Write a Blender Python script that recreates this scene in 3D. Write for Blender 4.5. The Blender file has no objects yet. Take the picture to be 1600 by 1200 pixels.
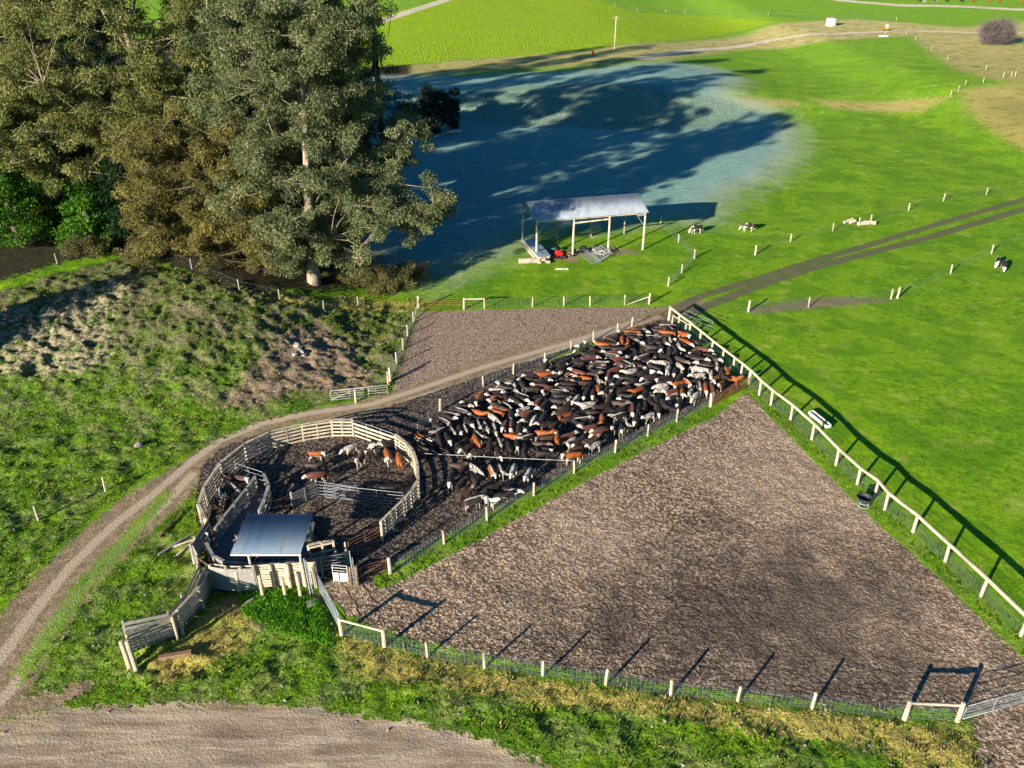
import bpy, math, random
import numpy as np
from mathutils import Vector

random.seed(7)
RNG = np.random.default_rng(11)
scene = bpy.context.scene
COL = scene.collection
R = math.radians

# ------------------------------------------------------------------ camera survey
CAM_H, CAM_F, CAM_P = 42.0, 1294.0, R(29)
SUN_AZ, SUN_EL = R(50), R(15.5)          # shadows run towards +x,+y at 50 degrees


def smooth(t):
    t = np.clip(t, 0, 1)
    return t * t * (3 - 2 * t)


def _hash(ix, iy, s):
    h = np.sin(ix * 127.1 + iy * 311.7 + s * 74.7) * 43758.5453
    return h - np.floor(h)


def vnoise(x, y, s=0):
    ix, iy = np.floor(x), np.floor(y)
    fx, fy = x - ix, y - iy
    fx, fy = fx * fx * (3 - 2 * fx), fy * fy * (3 - 2 * fy)
    a, b = _hash(ix, iy, s), _hash(ix + 1, iy, s)
    c, d = _hash(ix, iy + 1, s), _hash(ix + 1, iy + 1, s)
    return (a + (b - a) * fx) * (1 - fy) + (c + (d - c) * fx) * fy


def fbm(x, y, s=0, o=4):
    r, a, t = 0, 1, 0
    for k in range(o):
        r = r + a * vnoise(x * 2 ** k, y * 2 ** k, s + k)
        t += a
        a *= .5
    return r / t


def height(x, y):
    """broad relief of the farm, no lumps"""
    x = np.asarray(x, float)
    y = np.asarray(y, float)
    hill = 4.6 * smooth((-15 - x) / 22) * smooth((y - 66) / 27)
    hill = hill + 6 * smooth((-55 - x) / 40) * smooth((y - 100) / 50)
    hill = hill * (1 - smooth((y - 135) / 60))
    ter = smooth((y - (200 + .10 * x)) / 27) * (5.2 - 3.4 * smooth((x - 35) / 55))
    far = 2.5 * smooth((y - 300) / 130) * smooth((60 - x) / 120) + 3 * smooth((y - 380) / 200)
    right = 3.0 * smooth((x - 95) / 25) * smooth((y - 130) / 60)
    hills = 60 * smooth((y - 800) / 1600)
    return hill + ter + far + right + hills


def ray(px, py):
    px = np.asarray(px, float)
    py = np.asarray(py, float)
    dx = (px - 800) / CAM_F
    u = (600 - py) / CAM_F
    return dx, math.cos(CAM_P) + math.sin(CAM_P) * u, -math.sin(CAM_P) + math.cos(CAM_P) * u


def at(px, py, z=None):
    """surveyed place: on the level z, or on the terrain when z is None"""
    dx, dy, dz = ray(px, py)
    if z is not None:
        t = (z - CAM_H) / dz
        return float(dx * t), float(dy * t), float(z)
    t = 25.0
    while t < 3000:
        X, Y, Z = dx * t, dy * t, CAM_H + dz * t
        if Z < height(X, Y):
            break
        t *= 1.01
    lo, hi = t / 1.01, t
    for _ in range(20):
        m = (lo + hi) / 2
        if CAM_H + dz * m < height(dx * m, dy * m):
            hi = m
        else:
            lo = m
    X, Y = float(dx * hi), float(dy * hi)
    return X, Y, float(height(X, Y))


def xy(px, py, z=None):
    return at(px, py, z)[:2]


# ------------------------------------------------------------------ object helpers
def tag(o, label=None, cat=None, group=None, kind=None):
    if label: o['label'] = label
    if cat: o['category'] = cat
    if group: o['group'] = group
    if kind: o['kind'] = kind
    return o


def empty(name, loc=(0, 0, 0), rz=0, **k):
    o = bpy.data.objects.new(name, None)
    COL.objects.link(o)
    o.location = loc
    o.rotation_euler = (0, 0, rz)
    o.empty_display_size = .3
    return tag(o, **k)


def link(name, me, parent=None, loc=(0, 0, 0), **k):
    o = bpy.data.objects.new(name, me)
    COL.objects.link(o)
    o.location = loc
    if parent is not None: o.parent = parent
    return tag(o, **k)


def mesh_np(name, verts, faces, mat=None, attrs=None, smoothf=False):
    """faces: (n,k) int array"""
    verts = np.asarray(verts, np.float32)
    faces = np.asarray(faces, np.int32)
    me = bpy.data.meshes.new(name)
    me.vertices.add(len(verts))
    me.vertices.foreach_set('co', verts.ravel())
    n, k = faces.shape
    me.loops.add(n * k)
    me.loops.foreach_set('vertex_index', faces.ravel())
    me.polygons.add(n)
    me.polygons.foreach_set('loop_start', np.arange(0, n * k, k, dtype=np.int32))
    me.polygons.foreach_set('loop_total', np.full(n, k, np.int32))
    me.polygons.foreach_set('use_smooth', np.full(n, smoothf))
    me.update(calc_edges=True)
    for an, av in (attrs or {}).items():
        a = me.attributes.new(an, 'FLOAT', 'POINT')
        a.data.foreach_set('value', np.asarray(av, np.float32))
    if mat: me.materials.append(mat)
    return me


class MB:
    """collects boxes, bars and tubes into one mesh"""
    def __init__(s):
        s.v, s.f = [], []

    def box(s, c, d, rz=0, tilt=None):
        n = len(s.v)
        cx, cy, cz = c
        ca, sa = math.cos(rz), math.sin(rz)
        for i in (-1, 1):
            for j in (-1, 1):
                for k in (-1, 1):
                    x, y, z = i * d[0] / 2, j * d[1] / 2, k * d[2] / 2
                    s.v.append((cx + x * ca - y * sa, cy + x * sa + y * ca, cz + z))
        for q in ((0, 1, 3, 2), (4, 6, 7, 5), (0, 4, 5, 1), (2, 3, 7, 6), (0, 2, 6, 4), (1, 5, 7, 3)):
            s.f.append([n + t for t in q])
        return s

    def beam(s, p, q, w, h, up=(0, 0, 1)):
        """bar from p to q, w across, h along up"""
        p, q = Vector(p), Vector(q)
        d = (q - p)
        if d.length < 1e-5: return s
        d.normalize()
        up = Vector(up)
        sd = d.cross(up)
        if sd.length < 1e-3: sd = d.cross(Vector((1, 0, 0)))
        sd.normalize()
        u = sd.cross(d).normalized()
        n = len(s.v)
        for e in (p, q):
            for i, j in ((-1, -1), (1, -1), (1, 1), (-1, 1)):
                s.v.append(tuple(e + sd * (i * w / 2) + u * (j * h / 2)))
        s.f += [[n, n + 1, n + 2, n + 3], [n + 7, n + 6, n + 5, n + 4]]
        for i in range(4):
            j = (i + 1) % 4
            s.f.append([n + i, n + 4 + i, n + 4 + j, n + j])
        return s

    def tube(s, pts, rad, n=6, cap=True):
        pts = [Vector(p) for p in pts]
        if not hasattr(rad, '__len__'): rad = [rad] * len(pts)
        b = len(s.v)
        pd = None
        for i, p in enumerate(pts):
            d = (pts[min(i + 1, len(pts) - 1)] - pts[max(i - 1, 0)])
            if d.length < 1e-6: d = Vector((0, 0, 1))
            d.normalize()
            a = d.cross(Vector((0.13, 0.21, 1)) if abs(d.z) < .95 else Vector((1, 0, 0)))
            a.normalize()
            c = d.cross(a)
            for k in range(n):
                t = 2 * math.pi * k / n
                s.v.append(tuple(p + (a * math.cos(t) + c * math.sin(t)) * rad[i]))
        for i in range(len(pts) - 1):
            for k in range(n):
                k2 = (k + 1) % n
                s.f.append([b + i * n + k, b + i * n + k2, b + (i + 1) * n + k2, b + (i + 1) * n + k])
        if cap and n > 2:
            s.f.append([b + k for k in range(n)][::-1])
            e = b + (len(pts) - 1) * n
            s.f.append([e + k for k in range(n)])
        return s

    def poly(s, pts):
        n = len(s.v)
        s.v += [tuple(p) for p in pts]
        s.f.append(list(range(n, n + len(pts))))
        return s

    def build(s, name, mat, parent=None, loc=(0, 0, 0), smoothf=False, bevel=0, **k):
        me = bpy.data.meshes.new(name)
        o0 = Vector(loc)
        me.from_pydata([tuple(Vector(v) - o0) for v in s.v] if False else s.v, [], s.f)
        me.materials.append(mat)
        if smoothf:
            me.polygons.foreach_set('use_smooth', [True] * len(me.polygons))
        me.update()
        o = link(name, me, parent, loc, **k)
        if bevel:
            m = o.modifiers.new('bevel', 'BEVEL')
            m.width = bevel
            m.segments = 1
        return o


# ------------------------------------------------------------------ node helpers
class NT:
    def __init__(s, tree):
        s.t = tree
        s.n = tree.nodes
        s.l = tree.links

    def add(s, typ, **k):
        n = s.n.new(typ)
        for a, b in k.items(): setattr(n, a, b)
        return n

    def setin(s, n, i, v):
        if v is None: return
        if hasattr(v, 'is_output') or isinstance(v, bpy.types.NodeSocket):
            s.l.new(v, n.inputs[i])
        else:
            n.inputs[i].default_value = v

    def noise(s, co, scale, detail=4, rough=.55, dist=0, sc3=None):
        if sc3:
            m = s.add('ShaderNodeMapping')
            s.setin(m, 'Vector', co)
            m.inputs['Scale'].default_value = sc3
            co = m.outputs[0]
        n = s.add('ShaderNodeTexNoise')
        s.setin(n, 'Vector', co)
        s.setin(n, 'Scale', scale)
        s.setin(n, 'Detail', detail)
        s.setin(n, 'Roughness', rough)
        s.setin(n, 'Distortion', dist)
        return n.outputs['Fac']

    def voro(s, co, scale, feature='F1', rand=1.0):
        n = s.add('ShaderNodeTexVoronoi', feature=feature)
        s.setin(n, 'Vector', co)
        s.setin(n, 'Scale', scale)
        s.setin(n, 'Randomness', rand)
        return n.outputs

    def math(s, op, a, b=None, c=None):
        n = s.add('ShaderNodeMath', operation=op)
        s.setin(n, 0, a)
        s.setin(n, 1, b)
        s.setin(n, 2, c)
        return n.outputs[0]

    def mix(s, f, a, b, mode='MIX'):
        n = s.add('ShaderNodeMix', data_type='RGBA', blend_type=mode)
        s.setin(n, 0, f)
        s.setin(n, 6, a if not isinstance(a, tuple) else (*a[:3], 1))
        s.setin(n, 7, b if not isinstance(b, tuple) else (*b[:3], 1))
        return n.outputs[2]

    def mixf(s, f, a, b):
        n = s.add('ShaderNodeMix', data_type='FLOAT')
        s.setin(n, 0, f)
        s.setin(n, 2, a)
        s.setin(n, 3, b)
        return n.outputs[0]

    def ss(s, x, lo, hi):
        n = s.add('ShaderNodeMapRange', interpolation_type='SMOOTHSTEP')
        s.setin(n, 0, x)
        s.setin(n, 1, lo)
        s.setin(n, 2, hi)
        return n.outputs[0]

    def ramp(s, x, stops):
        n = s.add('ShaderNodeValToRGB')
        s.setin(n, 0, x)
        e = n.color_ramp.elements
        e[0].position, e[0].color = stops[0][0], (*stops[0][1], 1)
        e[1].position, e[1].color = stops[-1][0], (*stops[-1][1], 1)
        for p, c in stops[1:-1]:
            q = e.new(p)
            q.color = (*c, 1)
        return n.outputs[0]

    def attr(s, name, typ='GEOMETRY'):
        n = s.add('ShaderNodeAttribute', attribute_name=name, attribute_type=typ)
        return n.outputs['Fac']

    def bump(s, h, strength, dist, nrm=None):
        n = s.add('ShaderNodeBump')
        s.setin(n, 'Strength', strength)
        s.setin(n, 'Distance', dist)
        s.setin(n, 'Height', h)
        s.setin(n, 'Normal', nrm)
        return n.outputs[0]


def new_mat(name):
    m = bpy.data.materials.new(name)
    m.use_nodes = True
    t = NT(m.node_tree)
    b = m.node_tree.nodes['Principled BSDF']
    return m, t, b


def surf(name, c1, c2, scale=6, rough=.8, metal=0, bump=.3, bdist=.01, stretch=None, spec=.3, c3=None):
    m, t, b = new_mat(name)
    co = t.add('ShaderNodeTexCoord').outputs['Object']
    oi = t.add('ShaderNodeObjectInfo').outputs['Random']
    f = t.noise(co, scale, 5, .6, .3, stretch)
    f2 = t.noise(co, scale * .23, 3, .5)
    col = t.mix(t.ss(f, .3, .7), c1, c2)
    if c3: col = t.mix(t.ss(f2, .5, .68), col, c3)
    col = t.mix(t.math('MULTIPLY', oi, .35), col, tuple(x * .55 for x in c1))
    t.setin(b, 'Base Color', col)
    b.inputs['Roughness'].default_value = rough
    b.inputs['Metallic'].default_value = metal
    b.inputs['Specular IOR Level'].default_value = spec
    if bump:
        t.setin(b, 'Normal', t.bump(f, bump, bdist))
    return m

SUN_E, SKY_STR, SKY_TINT = 10.5, .085, (.25, .80, 1.25)
# ------------------------------------------------------------------ ground
def P(*pts):
    return [xy(*p) for p in pts]


POLY = dict(
    track=[P((-60, 1010), (0, 960), (60, 895), (130, 828), (200, 772), (260, 736), (330, 690), (400, 660), (470, 643), (560, 626), (620, 610),
             (700, 575), (800, 542), (900, 515), (980, 500), (1040, 480), (1085, 464), (1110, 476), (1048, 505), (980, 517), (900, 552), (800, 596),
             (700, 645), (560, 660), (470, 660), (420, 672), (350, 706), (318, 740), (300, 772), (220, 846), (160, 905), (90, 1003), (40, 1087),
             (100, 1078), (140, 1060), (150, 1068), (105, 1100), (0, 1130), (-60, 1150)),
           P((822, 398), (900, 410), (905, 400), (1004, 397), (950, 384), (880, 392))],
    strip=[P((20, 1050), (60, 990), (120, 905), (200, 825), (255, 765), (275, 768), (215, 840), (140, 925), (70, 1030), (30, 1080))],
    road=[P((-60, 1135), (0, 1128), (60, 1112), (150, 1103), (350, 1098), (480, 1106), (560, 1118), (650, 1128), (740, 1153), (800, 1173), (870, 1203),
            (930, 1290), (-60, 1290))],
    gravel=[P((655, 487), (760, 484), (900, 481), (1040, 479), (980, 500), (880, 522), (760, 556), (700, 580), (640, 606), (612, 614), (625, 570),
              (640, 525))],
    yard=[P((312, 730), (345, 700), (420, 672), (560, 652), (700, 604), (850, 556), (1000, 508), (1045, 497), (1165, 600), (1110, 627), (897, 731),
            (760, 803), (610, 885), (575, 912), (520, 905), (400, 925), (330, 925), (318, 860), (308, 800))],
    mud=[P((540, 905), (600, 905), (700, 862), (830, 795), (980, 718), (1115, 652), (1172, 610), (1210, 655), (1280, 726), (1340, 790), (1420, 858),
           (1500, 930), (1580, 1000), (1700, 1105), (1620, 1108), (1500, 1112), (1400, 1106), (1280, 1096), (1160, 1082), (1050, 1070), (950, 1056),
           (850, 1042), (760, 1024), (660, 1003), (600, 984), (545, 962), (515, 932), (505, 905)),
         P((1515, 1120), (1600, 1092), (1700, 1100), (1700, 1290), (1560, 1290), (1530, 1180))],
    wet=[P((1010, 905), (1120, 850), (1260, 850), (1400, 890), (1420, 930), (1400, 1000), (1460, 1090), (1200, 1085), (1040, 1060), (900, 1010),
           (860, 960)), P((1250, 1100), (1420, 1100), (1440, 1085), (1480, 1040), (1430, 1010))],
    dry=[P((530, 985), (600, 1012), (680, 1028), (760, 1045), (850, 1060), (950, 1075), (1160, 1102), (1270, 1112), (1400, 1128), (1500, 1135),
           (1560, 1200), (1440, 1210), (1350, 1165), (1200, 1150), (1060, 1125), (960, 1110), (860, 1105), (760, 1085), (650, 1070), (580, 1065),
           (525, 1040)),
         P((218, 1035), (290, 1000), (330, 950), (400, 950), (395, 1000), (300, 1060), (250, 1075)),
         P((1420, 55), (1600, 58), (1640, 130), (1560, 128), (1500, 112), (1460, 88)),
         P((1495, 140), (1640, 124), (1640, 260), (1560, 215), (1515, 180)),
         P((620, 105), (720, 93), (900, 80), (1060, 65), (1200, 40), (1340, 30), (1500, 42), (1560, 38), (1640, 28), (1640, 62), (1500, 66),
           (1420, 57), (1300, 64), (1160, 77), (1050, 93), (900, 103), (730, 113), (620, 124)),
         P((1100, 150), (1240, 155), (1260, 165), (1130, 178)), P((1260, 152), (1420, 155), (1490, 150), (1440, 175), (1300, 170)),
         P((560, 465), (650, 470), (660, 482), (560, 485), (420, 480), (440, 462))],
    crop=[P((560, 30), (690, 0), (720, -12), (900, -14), (935, 2), (990, 18), (1100, 25), (1215, 34), (1150, 48), (1050, 64), (900, 80), (720, 93),
            (560, 108))],
    frost_shade=[P((560, 120), (640, 118), (730, 118), (900, 108), (1050, 96), (1120, 105), (1165, 125), (1150, 148), (1225, 175), (1252, 205), (1250, 240),
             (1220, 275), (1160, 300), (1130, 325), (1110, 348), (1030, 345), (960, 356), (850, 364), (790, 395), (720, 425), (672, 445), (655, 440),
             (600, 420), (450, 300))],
    bank=[P((700, 150), (760, 138), (900, 128), (1010, 135), (1130, 150), (1200, 168), (1160, 190), (1060, 205), (900, 200), (760, 195), (690, 190))],
    rough=[P((-200, 470), (0, 455), (200, 400), (330, 440), (480, 465), (650, 478), (645, 520), (620, 590), (600, 612), (500, 632), (330, 688),
             (180, 770), (0, 930), (-200, 1000)),
           P((345, 705), (312, 735), (290, 790), (220, 850), (150, 925), (95, 1005), (42, 1090), (160, 1105), (350, 1098), (560, 1120), (740, 1155),
             (880, 1205), (940, 1290), (1560, 1290), (1520, 1130), (1160, 1100), (800, 1050), (530, 985), (500, 930), (330, 930))],
    soil=[P((420, 520), (500, 500), (560, 540), (600, 600), (540, 625), (470, 610), (400, 640), (330, 640), (380, 580)),
          P((320, 940), (400, 920), (520, 930), (500, 960), (420, 975), (380, 1010), (300, 1010)),
          P((1160, 480), (1300, 462), (1390, 466), (1380, 474), (1180, 492))],
    pale=[P((-100, 500), (60, 470), (170, 425), (215, 440), (190, 500), (200, 560), (120, 600), (0, 600), (-100, 620)),
          P((225, 1040), (300, 1030), (300, 1060), (240, 1065))],
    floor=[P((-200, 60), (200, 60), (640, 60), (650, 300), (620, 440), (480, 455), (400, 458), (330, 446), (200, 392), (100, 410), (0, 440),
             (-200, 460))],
)
LINES = dict(
    rut=[(P((1040, 492), (1094, 463), (1170, 440), (1262, 411), (1412, 366), (1520, 334), (1640, 300)), .8),
         (P((1050, 500), (1105, 478), (1180, 448), (1262, 421), (1337, 401), (1450, 371), (1585, 331), (1650, 312)), .9)],
    green=[(P((600, 908), (694, 860), (760, 825), (833, 786), (897, 750), (961, 716), (1012, 690), (1057, 668), (1105, 645)), .75),
           (P((860, 566), (888, 553), (930, 536)), .5),
           (P((1175, 606), (1235, 664), (1305, 732), (1382, 806), (1476, 888), (1594, 1000), (1680, 1075)), 1.15)],
    wheel=[(P((-40, 1075), (0, 1030), (50, 960), (110, 885), (180, 818), (240, 772), (300, 720), (345, 688), (410, 662), (480, 646), (580, 632), (660, 606), (760, 572), (880, 538), (1000, 500)), .45),
           (P((-30, 1125), (20, 1075), (75, 985), (140, 905), (205, 835), (255, 790), (300, 742)), .45),
           (P((640, 625), (720, 600), (820, 568), (920, 530), (1010, 503), (1060, 482)), .4)],
    lane=[(P((995, 92), (1100, 77), (1200, 63), (1300, 53), (1400, 48), (1500, 50), (1640, 52)), 2.0),
          (P((520, 60), (600, 31), (640, 18), (690, 2), (720, -10)), 3.0),
          (P((1290, -3), (1330, 2), (1400, 8), (1500, 10), (1590, 15), (1660, 14)), 5)],
)


def poly_sd(X, Y, poly):
    """signed distance, positive inside"""
    d = np.full(X.shape, 1e9)
    inside = np.zeros(X.shape, bool)
    n = len(poly)
    for i in range(n):
        ax, ay = poly[i]
        bx, by = poly[(i + 1) % n]
        ex, ey = bx - ax, by - ay
        wx, wy = X - ax, Y - ay
        t = np.clip((wx * ex + wy * ey) / (ex * ex + ey * ey + 1e-12), 0, 1)
        d = np.minimum(d, (wx - ex * t) ** 2 + (wy - ey * t) ** 2)
        c = ((ay > Y) != (by > Y))
        with np.errstate(all='ignore'):
            xi = ax + (Y - ay) * ex / (ey if abs(ey) > 1e-12 else 1e-12)
        inside ^= c & (X < xi)
    return np.where(inside, 1, -1) * np.sqrt(d)


def line_d(X, Y, pts):
    d = np.full(X.shape, 1e9)
    for (ax, ay), (bx, by) in zip(pts[:-1], pts[1:]):
        ex, ey = bx - ax, by - ay
        wx, wy = X - ax, Y - ay
        t = np.clip((wx * ex + wy * ey) / (ex * ex + ey * ey + 1e-12), 0, 1)
        d = np.minimum(d, (wx - ex * t) ** 2 + (wy - ey * t) ** 2)
    return np.sqrt(d)


SOFT = dict(track=.9, strip=.9, road=.9, gravel=.7, yard=.5, mud=.5, wet=8, dry=1.6, crop=1.5, frost_shade=9, bank=5, rough=2.5, soil=2.5, pale=2.0, floor=3)


def masks(X, Y):
    out = {}
    scale = np.clip(Y / 60, 1, 8)
    for k, pl in POLY.items():
        m = np.zeros(X.shape)
        for p in pl:
            w = SOFT[k] * (scale if k in ('track', 'dry', 'crop') else 1)
            m = np.maximum(m, np.clip(.5 + poly_sd(X, Y, p) / (2 * w), 0, 1))
        out[k] = m
    for k, ls in LINES.items():
        m = out.get(k, np.zeros(X.shape))
        for p, w in ls:
            m = np.maximum(m, np.clip(.5 + (w - line_d(X, Y, p)) / (2 * max(.35, w * .45)), 0, 1))
        out[k] = m
    return out


def axis(parts):
    a = [parts[0][0]]
    for s, e, d0, d1 in parts:
        x = s
        while x < e - 1e-6:
            f = (x - s) / (e - s)
            x += d0 + (d1 - d0) * f
            a.append(min(x, e))
    return np.array(a)


gx = axis([(0, 62, .27, .27), (62, 130, .3, 1.5), (130, 400, 2, 12), (400, 3500, 20, 300)])
gx = np.concatenate([-gx[:0:-1], gx])
gy = axis([(-200, 20, 30, 2), (20, 29, 1.0, .3), (29, 75, .24, .24), (75, 130, .26, .6), (130, 320, .7, 2.0), (320, 700, 2.2, 8), (700, 4500, 12, 250)])
GX, GY = np.meshgrid(gx, gy)
MK = masks(GX, GY)
lump = (fbm(GX * .8, GY * .8, 3, 4) - .5)
lump2 = (fbm(GX * 2.3, GY * 2.3, 9, 3) - .5)
near = np.clip((140 - GY) / 40, 0, 1)
hard = np.clip(MK['track'] + MK['road'] + MK['yard'] + MK['gravel'] + MK['mud'], 0, 1)
GZ = height(GX, GY) + near * (MK['rough'] * (1 - hard) * (lump * .55 + lump2 * .22) * (1 + 1.3 * smooth((GY - 68) / 14)) + MK['pale'] * (1 - hard) * (fbm(GX * 1.1 + GY * .5, GY * 2.2, 31, 3) - .5) * 1.1
                             + (1 - hard) * (1 - MK['rough']) * lump * .12
                             + MK['mud'] * (lump * .16 + lump2 * .14) + MK['road'] * lump * .08)
GZ += np.clip((GY - 100) / 50, 0, 1) * (fbm(GX * .09, GY * .09, 5, 3) - .5) * .5
# banked soil round the loading ramp's end
RE = at(235, 1010, 0)
GZ += .75 * np.exp(-(((GX - RE[0]) / 1.5) ** 2 + ((GY - RE[1] + .1) / 1.0) ** 2))


def ground_z(x, y):
    i = int(np.clip(np.searchsorted(gx, x) - 1, 0, len(gx) - 2))
    j = int(np.clip(np.searchsorted(gy, y) - 1, 0, len(gy) - 2))
    fx = (x - gx[i]) / (gx[i + 1] - gx[i])
    fy = (y - gy[j]) / (gy[j + 1] - gy[j])
    return float((GZ[j, i] * (1 - fx) + GZ[j, i + 1] * fx) * (1 - fy) + (GZ[j + 1, i] * (1 - fx) + GZ[j + 1, i + 1] * fx) * fy)


def spot(px, py):
    x, y, _ = at(px, py)
    return Vector((x, y, ground_z(x, y)))


def ground_material():
    m, t, b = new_mat('farm_ground')
    co = t.add('ShaderNodeTexCoord').outputs['Object']
    nL = t.noise(co, .055, 3, .5)
    n1 = t.noise(co, .35, 4, .6)
    n2 = t.noise(co, 1.6, 4, .6)
    n3 = t.noise(co, 5.5, 4, .62)
    n4 = t.noise(co, 19, 3, .6)
    A = {k: t.attr('m_' + k) for k in MK}

    def edge(k, amt=.5, lo=.42, hi=.58, n=None):
        q = t.math('SUBTRACT', n3 if n is None else n, .5)
        return t.ss(t.math('MULTIPLY_ADD', q, amt, A[k]), lo, hi)

    # pasture
    past = t.ramp(t.math('MULTIPLY_ADD', n3, .45, t.math('MULTIPLY', n2, .55)),
                  [(.3, (.045, .12, .004)), (.42, (.125, .27, .006)), (.56, (.225, .42, .009)), (.72, (.42, .50, .035))])
    past = t.mix(t.ss(nL, .35, .65), past, t.mix(.45, past, (.24, .42, .010)))
    past = t.mix(t.math('MULTIPLY', t.ss(n1, .52, .70), .6), past, (.42, .46, .07))
    past = t.mix(t.math('MULTIPLY', t.ss(t.noise(co, .17, 4, .6), .54, .44), .45), past, (.06, .20, .006))
    past = t.mix(t.math('MULTIPLY', t.ss(t.noise(co, .9, 3, .6), .60, .68), .5), past, (.03, .12, .006))
    sep = t.add("ShaderNodeSeparateXYZ")
    t.setin(sep, 0, co)
    ydist = t.ss(sep.outputs[1], 110, 420)
    past = t.mix(ydist, past, t.mix(.6, past, (.27, .50, .03)))
    dots = t.voro(co, .9)[0]
    speck = t.math('MULTIPLY', t.ss(dots, .10, .06), t.ss(n1, .52, .6))
    past = t.mix(t.math('MULTIPLY', speck, .7), past, (.6, .6, .45))
    # rough pasture and weeds
    spk = t.math('MULTIPLY', t.ss(t.voro(co, .55)[0], .16, .08), t.math('MULTIPLY', t.ss(sep.outputs[1], 150, 175), t.ss(n1, .50, .56)))
    past = t.mix(t.math('MULTIPLY', spk, .8), past, (.80, .78, .66))
    rg = t.ramp(t.math('MULTIPLY_ADD', n3, .5, t.math('MULTIPLY', n2, .5)),
                [(.34, (.015, .030, .008)), (.45, (.045, .11, .008)), (.56, (.13, .22, .015)), (.68, (.30, .25, .09))])
    rg = t.mix(t.math('MULTIPLY', t.ss(n1, .44, .60), .7), rg, t.mix(t.ss(n3, .4, .6), (.13, .10, .055), (.36, .30, .20)))
    st = t.voro(co, 2.6)
    rg = t.mix(t.math('MULTIPLY', t.ss(sep.outputs[1], 84, 60), .5), rg, past)
    rg = t.mix(t.math('MULTIPLY', t.math('MULTIPLY', t.ss(sep.outputs[1], 70, 86), t.ss(n2, .40, .55)), .6), rg, t.mix(n3, (.07, .055, .03), (.30, .24, .13)))
    stones = t.math('MULTIPLY', t.ss(st[0], .13, .09), t.ss(n2, .52, .60))
    rg = t.mix(stones, rg, (.46, .44, .40))
    col = t.mix(edge('rough', .5), past, rg)
    # soils
    soil = t.ramp(t.math('MULTIPLY_ADD', n4, .5, t.math('MULTIPLY', n3, .5)),
                  [(.34, (.10, .065, .04)), (.5, (.28, .20, .13)), (.66, (.46, .37, .27))])
    col = t.mix(edge('soil', 1.5, .45, .75, n2), col, soil)
    pale = t.ramp(n3, [(.3, (.12, .09, .06)), (.5, (.38, .30, .20)), (.7, (.68, .58, .43))])
    col = t.mix(t.math('MULTIPLY', edge('pale', 2.4, .78, 1.1, n2), .8), col, pale)
    dry = t.ramp(t.math('MULTIPLY_ADD', n4, .4, t.math('MULTIPLY', n3, .6)),
                 [(.32, (.14, .15, .02)), (.46, (.34, .29, .06)), (.58, (.56, .44, .13)), (.7, (.80, .66, .34))])
    dry = t.mix(t.math('MULTIPLY', ydist, .75), dry, t.mix(t.ss(n1, .42, .58), (.86, .68, .34), t.mix(t.ss(n2, .45, .55), (.50, .46, .12), (.76, .60, .24))))
    dry = t.mix(t.ss(n1, .50, .66), dry, t.mix(.5, dry, (.14, .24, .02)))
    col = t.mix(t.math('MULTIPLY', edge('dry', 1.3, .4, .68, n2), t.math('SUBTRACT', 1, t.math('MULTIPLY', t.math('MULTIPLY', t.ss(sep.outputs[1], 150, 200), t.ss(n1, .53, .42)), .15))), col, dry)
    floor = t.ramp(n3, [(.34, (.010, .008, .006)), (.52, (.045, .035, .022)), (.66, (.11, .12, .03))])  # litter colours darkened to carry the deep shade under the trees
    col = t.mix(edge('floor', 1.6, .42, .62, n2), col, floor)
    cv = t.voro(co, 1.5)[0]
    crop = t.mix(t.ss(cv, .1, .8), (.46, .62, .008), (.24, .42, .006))
    crop = t.mix(t.ss(n1, .48, .66), crop, t.mix(.5, crop, (.50, .56, .05)))
    crop = t.mix(t.math('MULTIPLY', t.ss(t.noise(co, .08, 3, .6, 1, (1, 5, 1)), .55, .7), .5), crop, (.30, .30, .10))
    col = t.mix(edge('crop', .3), col, crop)
    lane = t.ss(t.math('MULTIPLY_ADD', t.math('SUBTRACT', n2, .5), .5, A['lane']), .35, .6)
    # frosted paddock; bluish shade and paler sunlit rim painted into the frost colour
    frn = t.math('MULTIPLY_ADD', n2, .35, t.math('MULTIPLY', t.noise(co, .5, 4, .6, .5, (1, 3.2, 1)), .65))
    frost_shade = t.ramp(frn, [(.3, (.13, .28, .25)), (.5, (.25, .44, .39)), (.72, (.60, .66, .54))])
    frost_shade = t.mix(t.math('MULTIPLY', edge('bank', 1.2, .25, .9, n1), .6), frost_shade, t.ramp(n2, [(.35, (.07, .13, .08)), (.55, (.17, .23, .15)), (.68, (.48, .44, .29))]))
    frost_shade = t.mix(t.math('MULTIPLY', t.ss(A['frost_shade'], 1.0, .50), .92), frost_shade, t.mix(n2, (.30, .40, .22), (.60, .60, .48)))
    fm = t.math('MULTIPLY', t.ss(t.math('MULTIPLY_ADD', t.math('SUBTRACT', n1, .5), .7, A['frost_shade']), .15, .9), .93)
    col = t.mix(fm, col, frost_shade)
    # gravel, mud, tracks
    gv = t.voro(co, 5.5)
    gcol = t.ramp(t.math('MULTIPLY_ADD', n4, .6, t.math('MULTIPLY', gv[0], .5)),
                  [(.26, (.80, .62, .48)), (.46, (.50, .36, .265)), (.68, (.15, .095, .07))])
    gcol = t.mix(t.ss(n1, .35, .7), gcol, t.mix(.4, gcol, (.36, .27, .17)))
    trk = t.ramp(t.math('MULTIPLY_ADD', n4, .35, t.math('MULTIPLY', n3, .65)),
                 [(.32, (.22, .14, .085)), (.5, (.42, .29, .18)), (.68, (.66, .52, .36))])
    trk = t.mix(t.ss(n1, .45, .65), trk, t.mix(.5, trk, (.26, .19, .13)))
    whl = t.ss(t.math('MULTIPLY_ADD', t.math('SUBTRACT', n2, .5), 1.2, A['wheel']), .35, .75)
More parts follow.
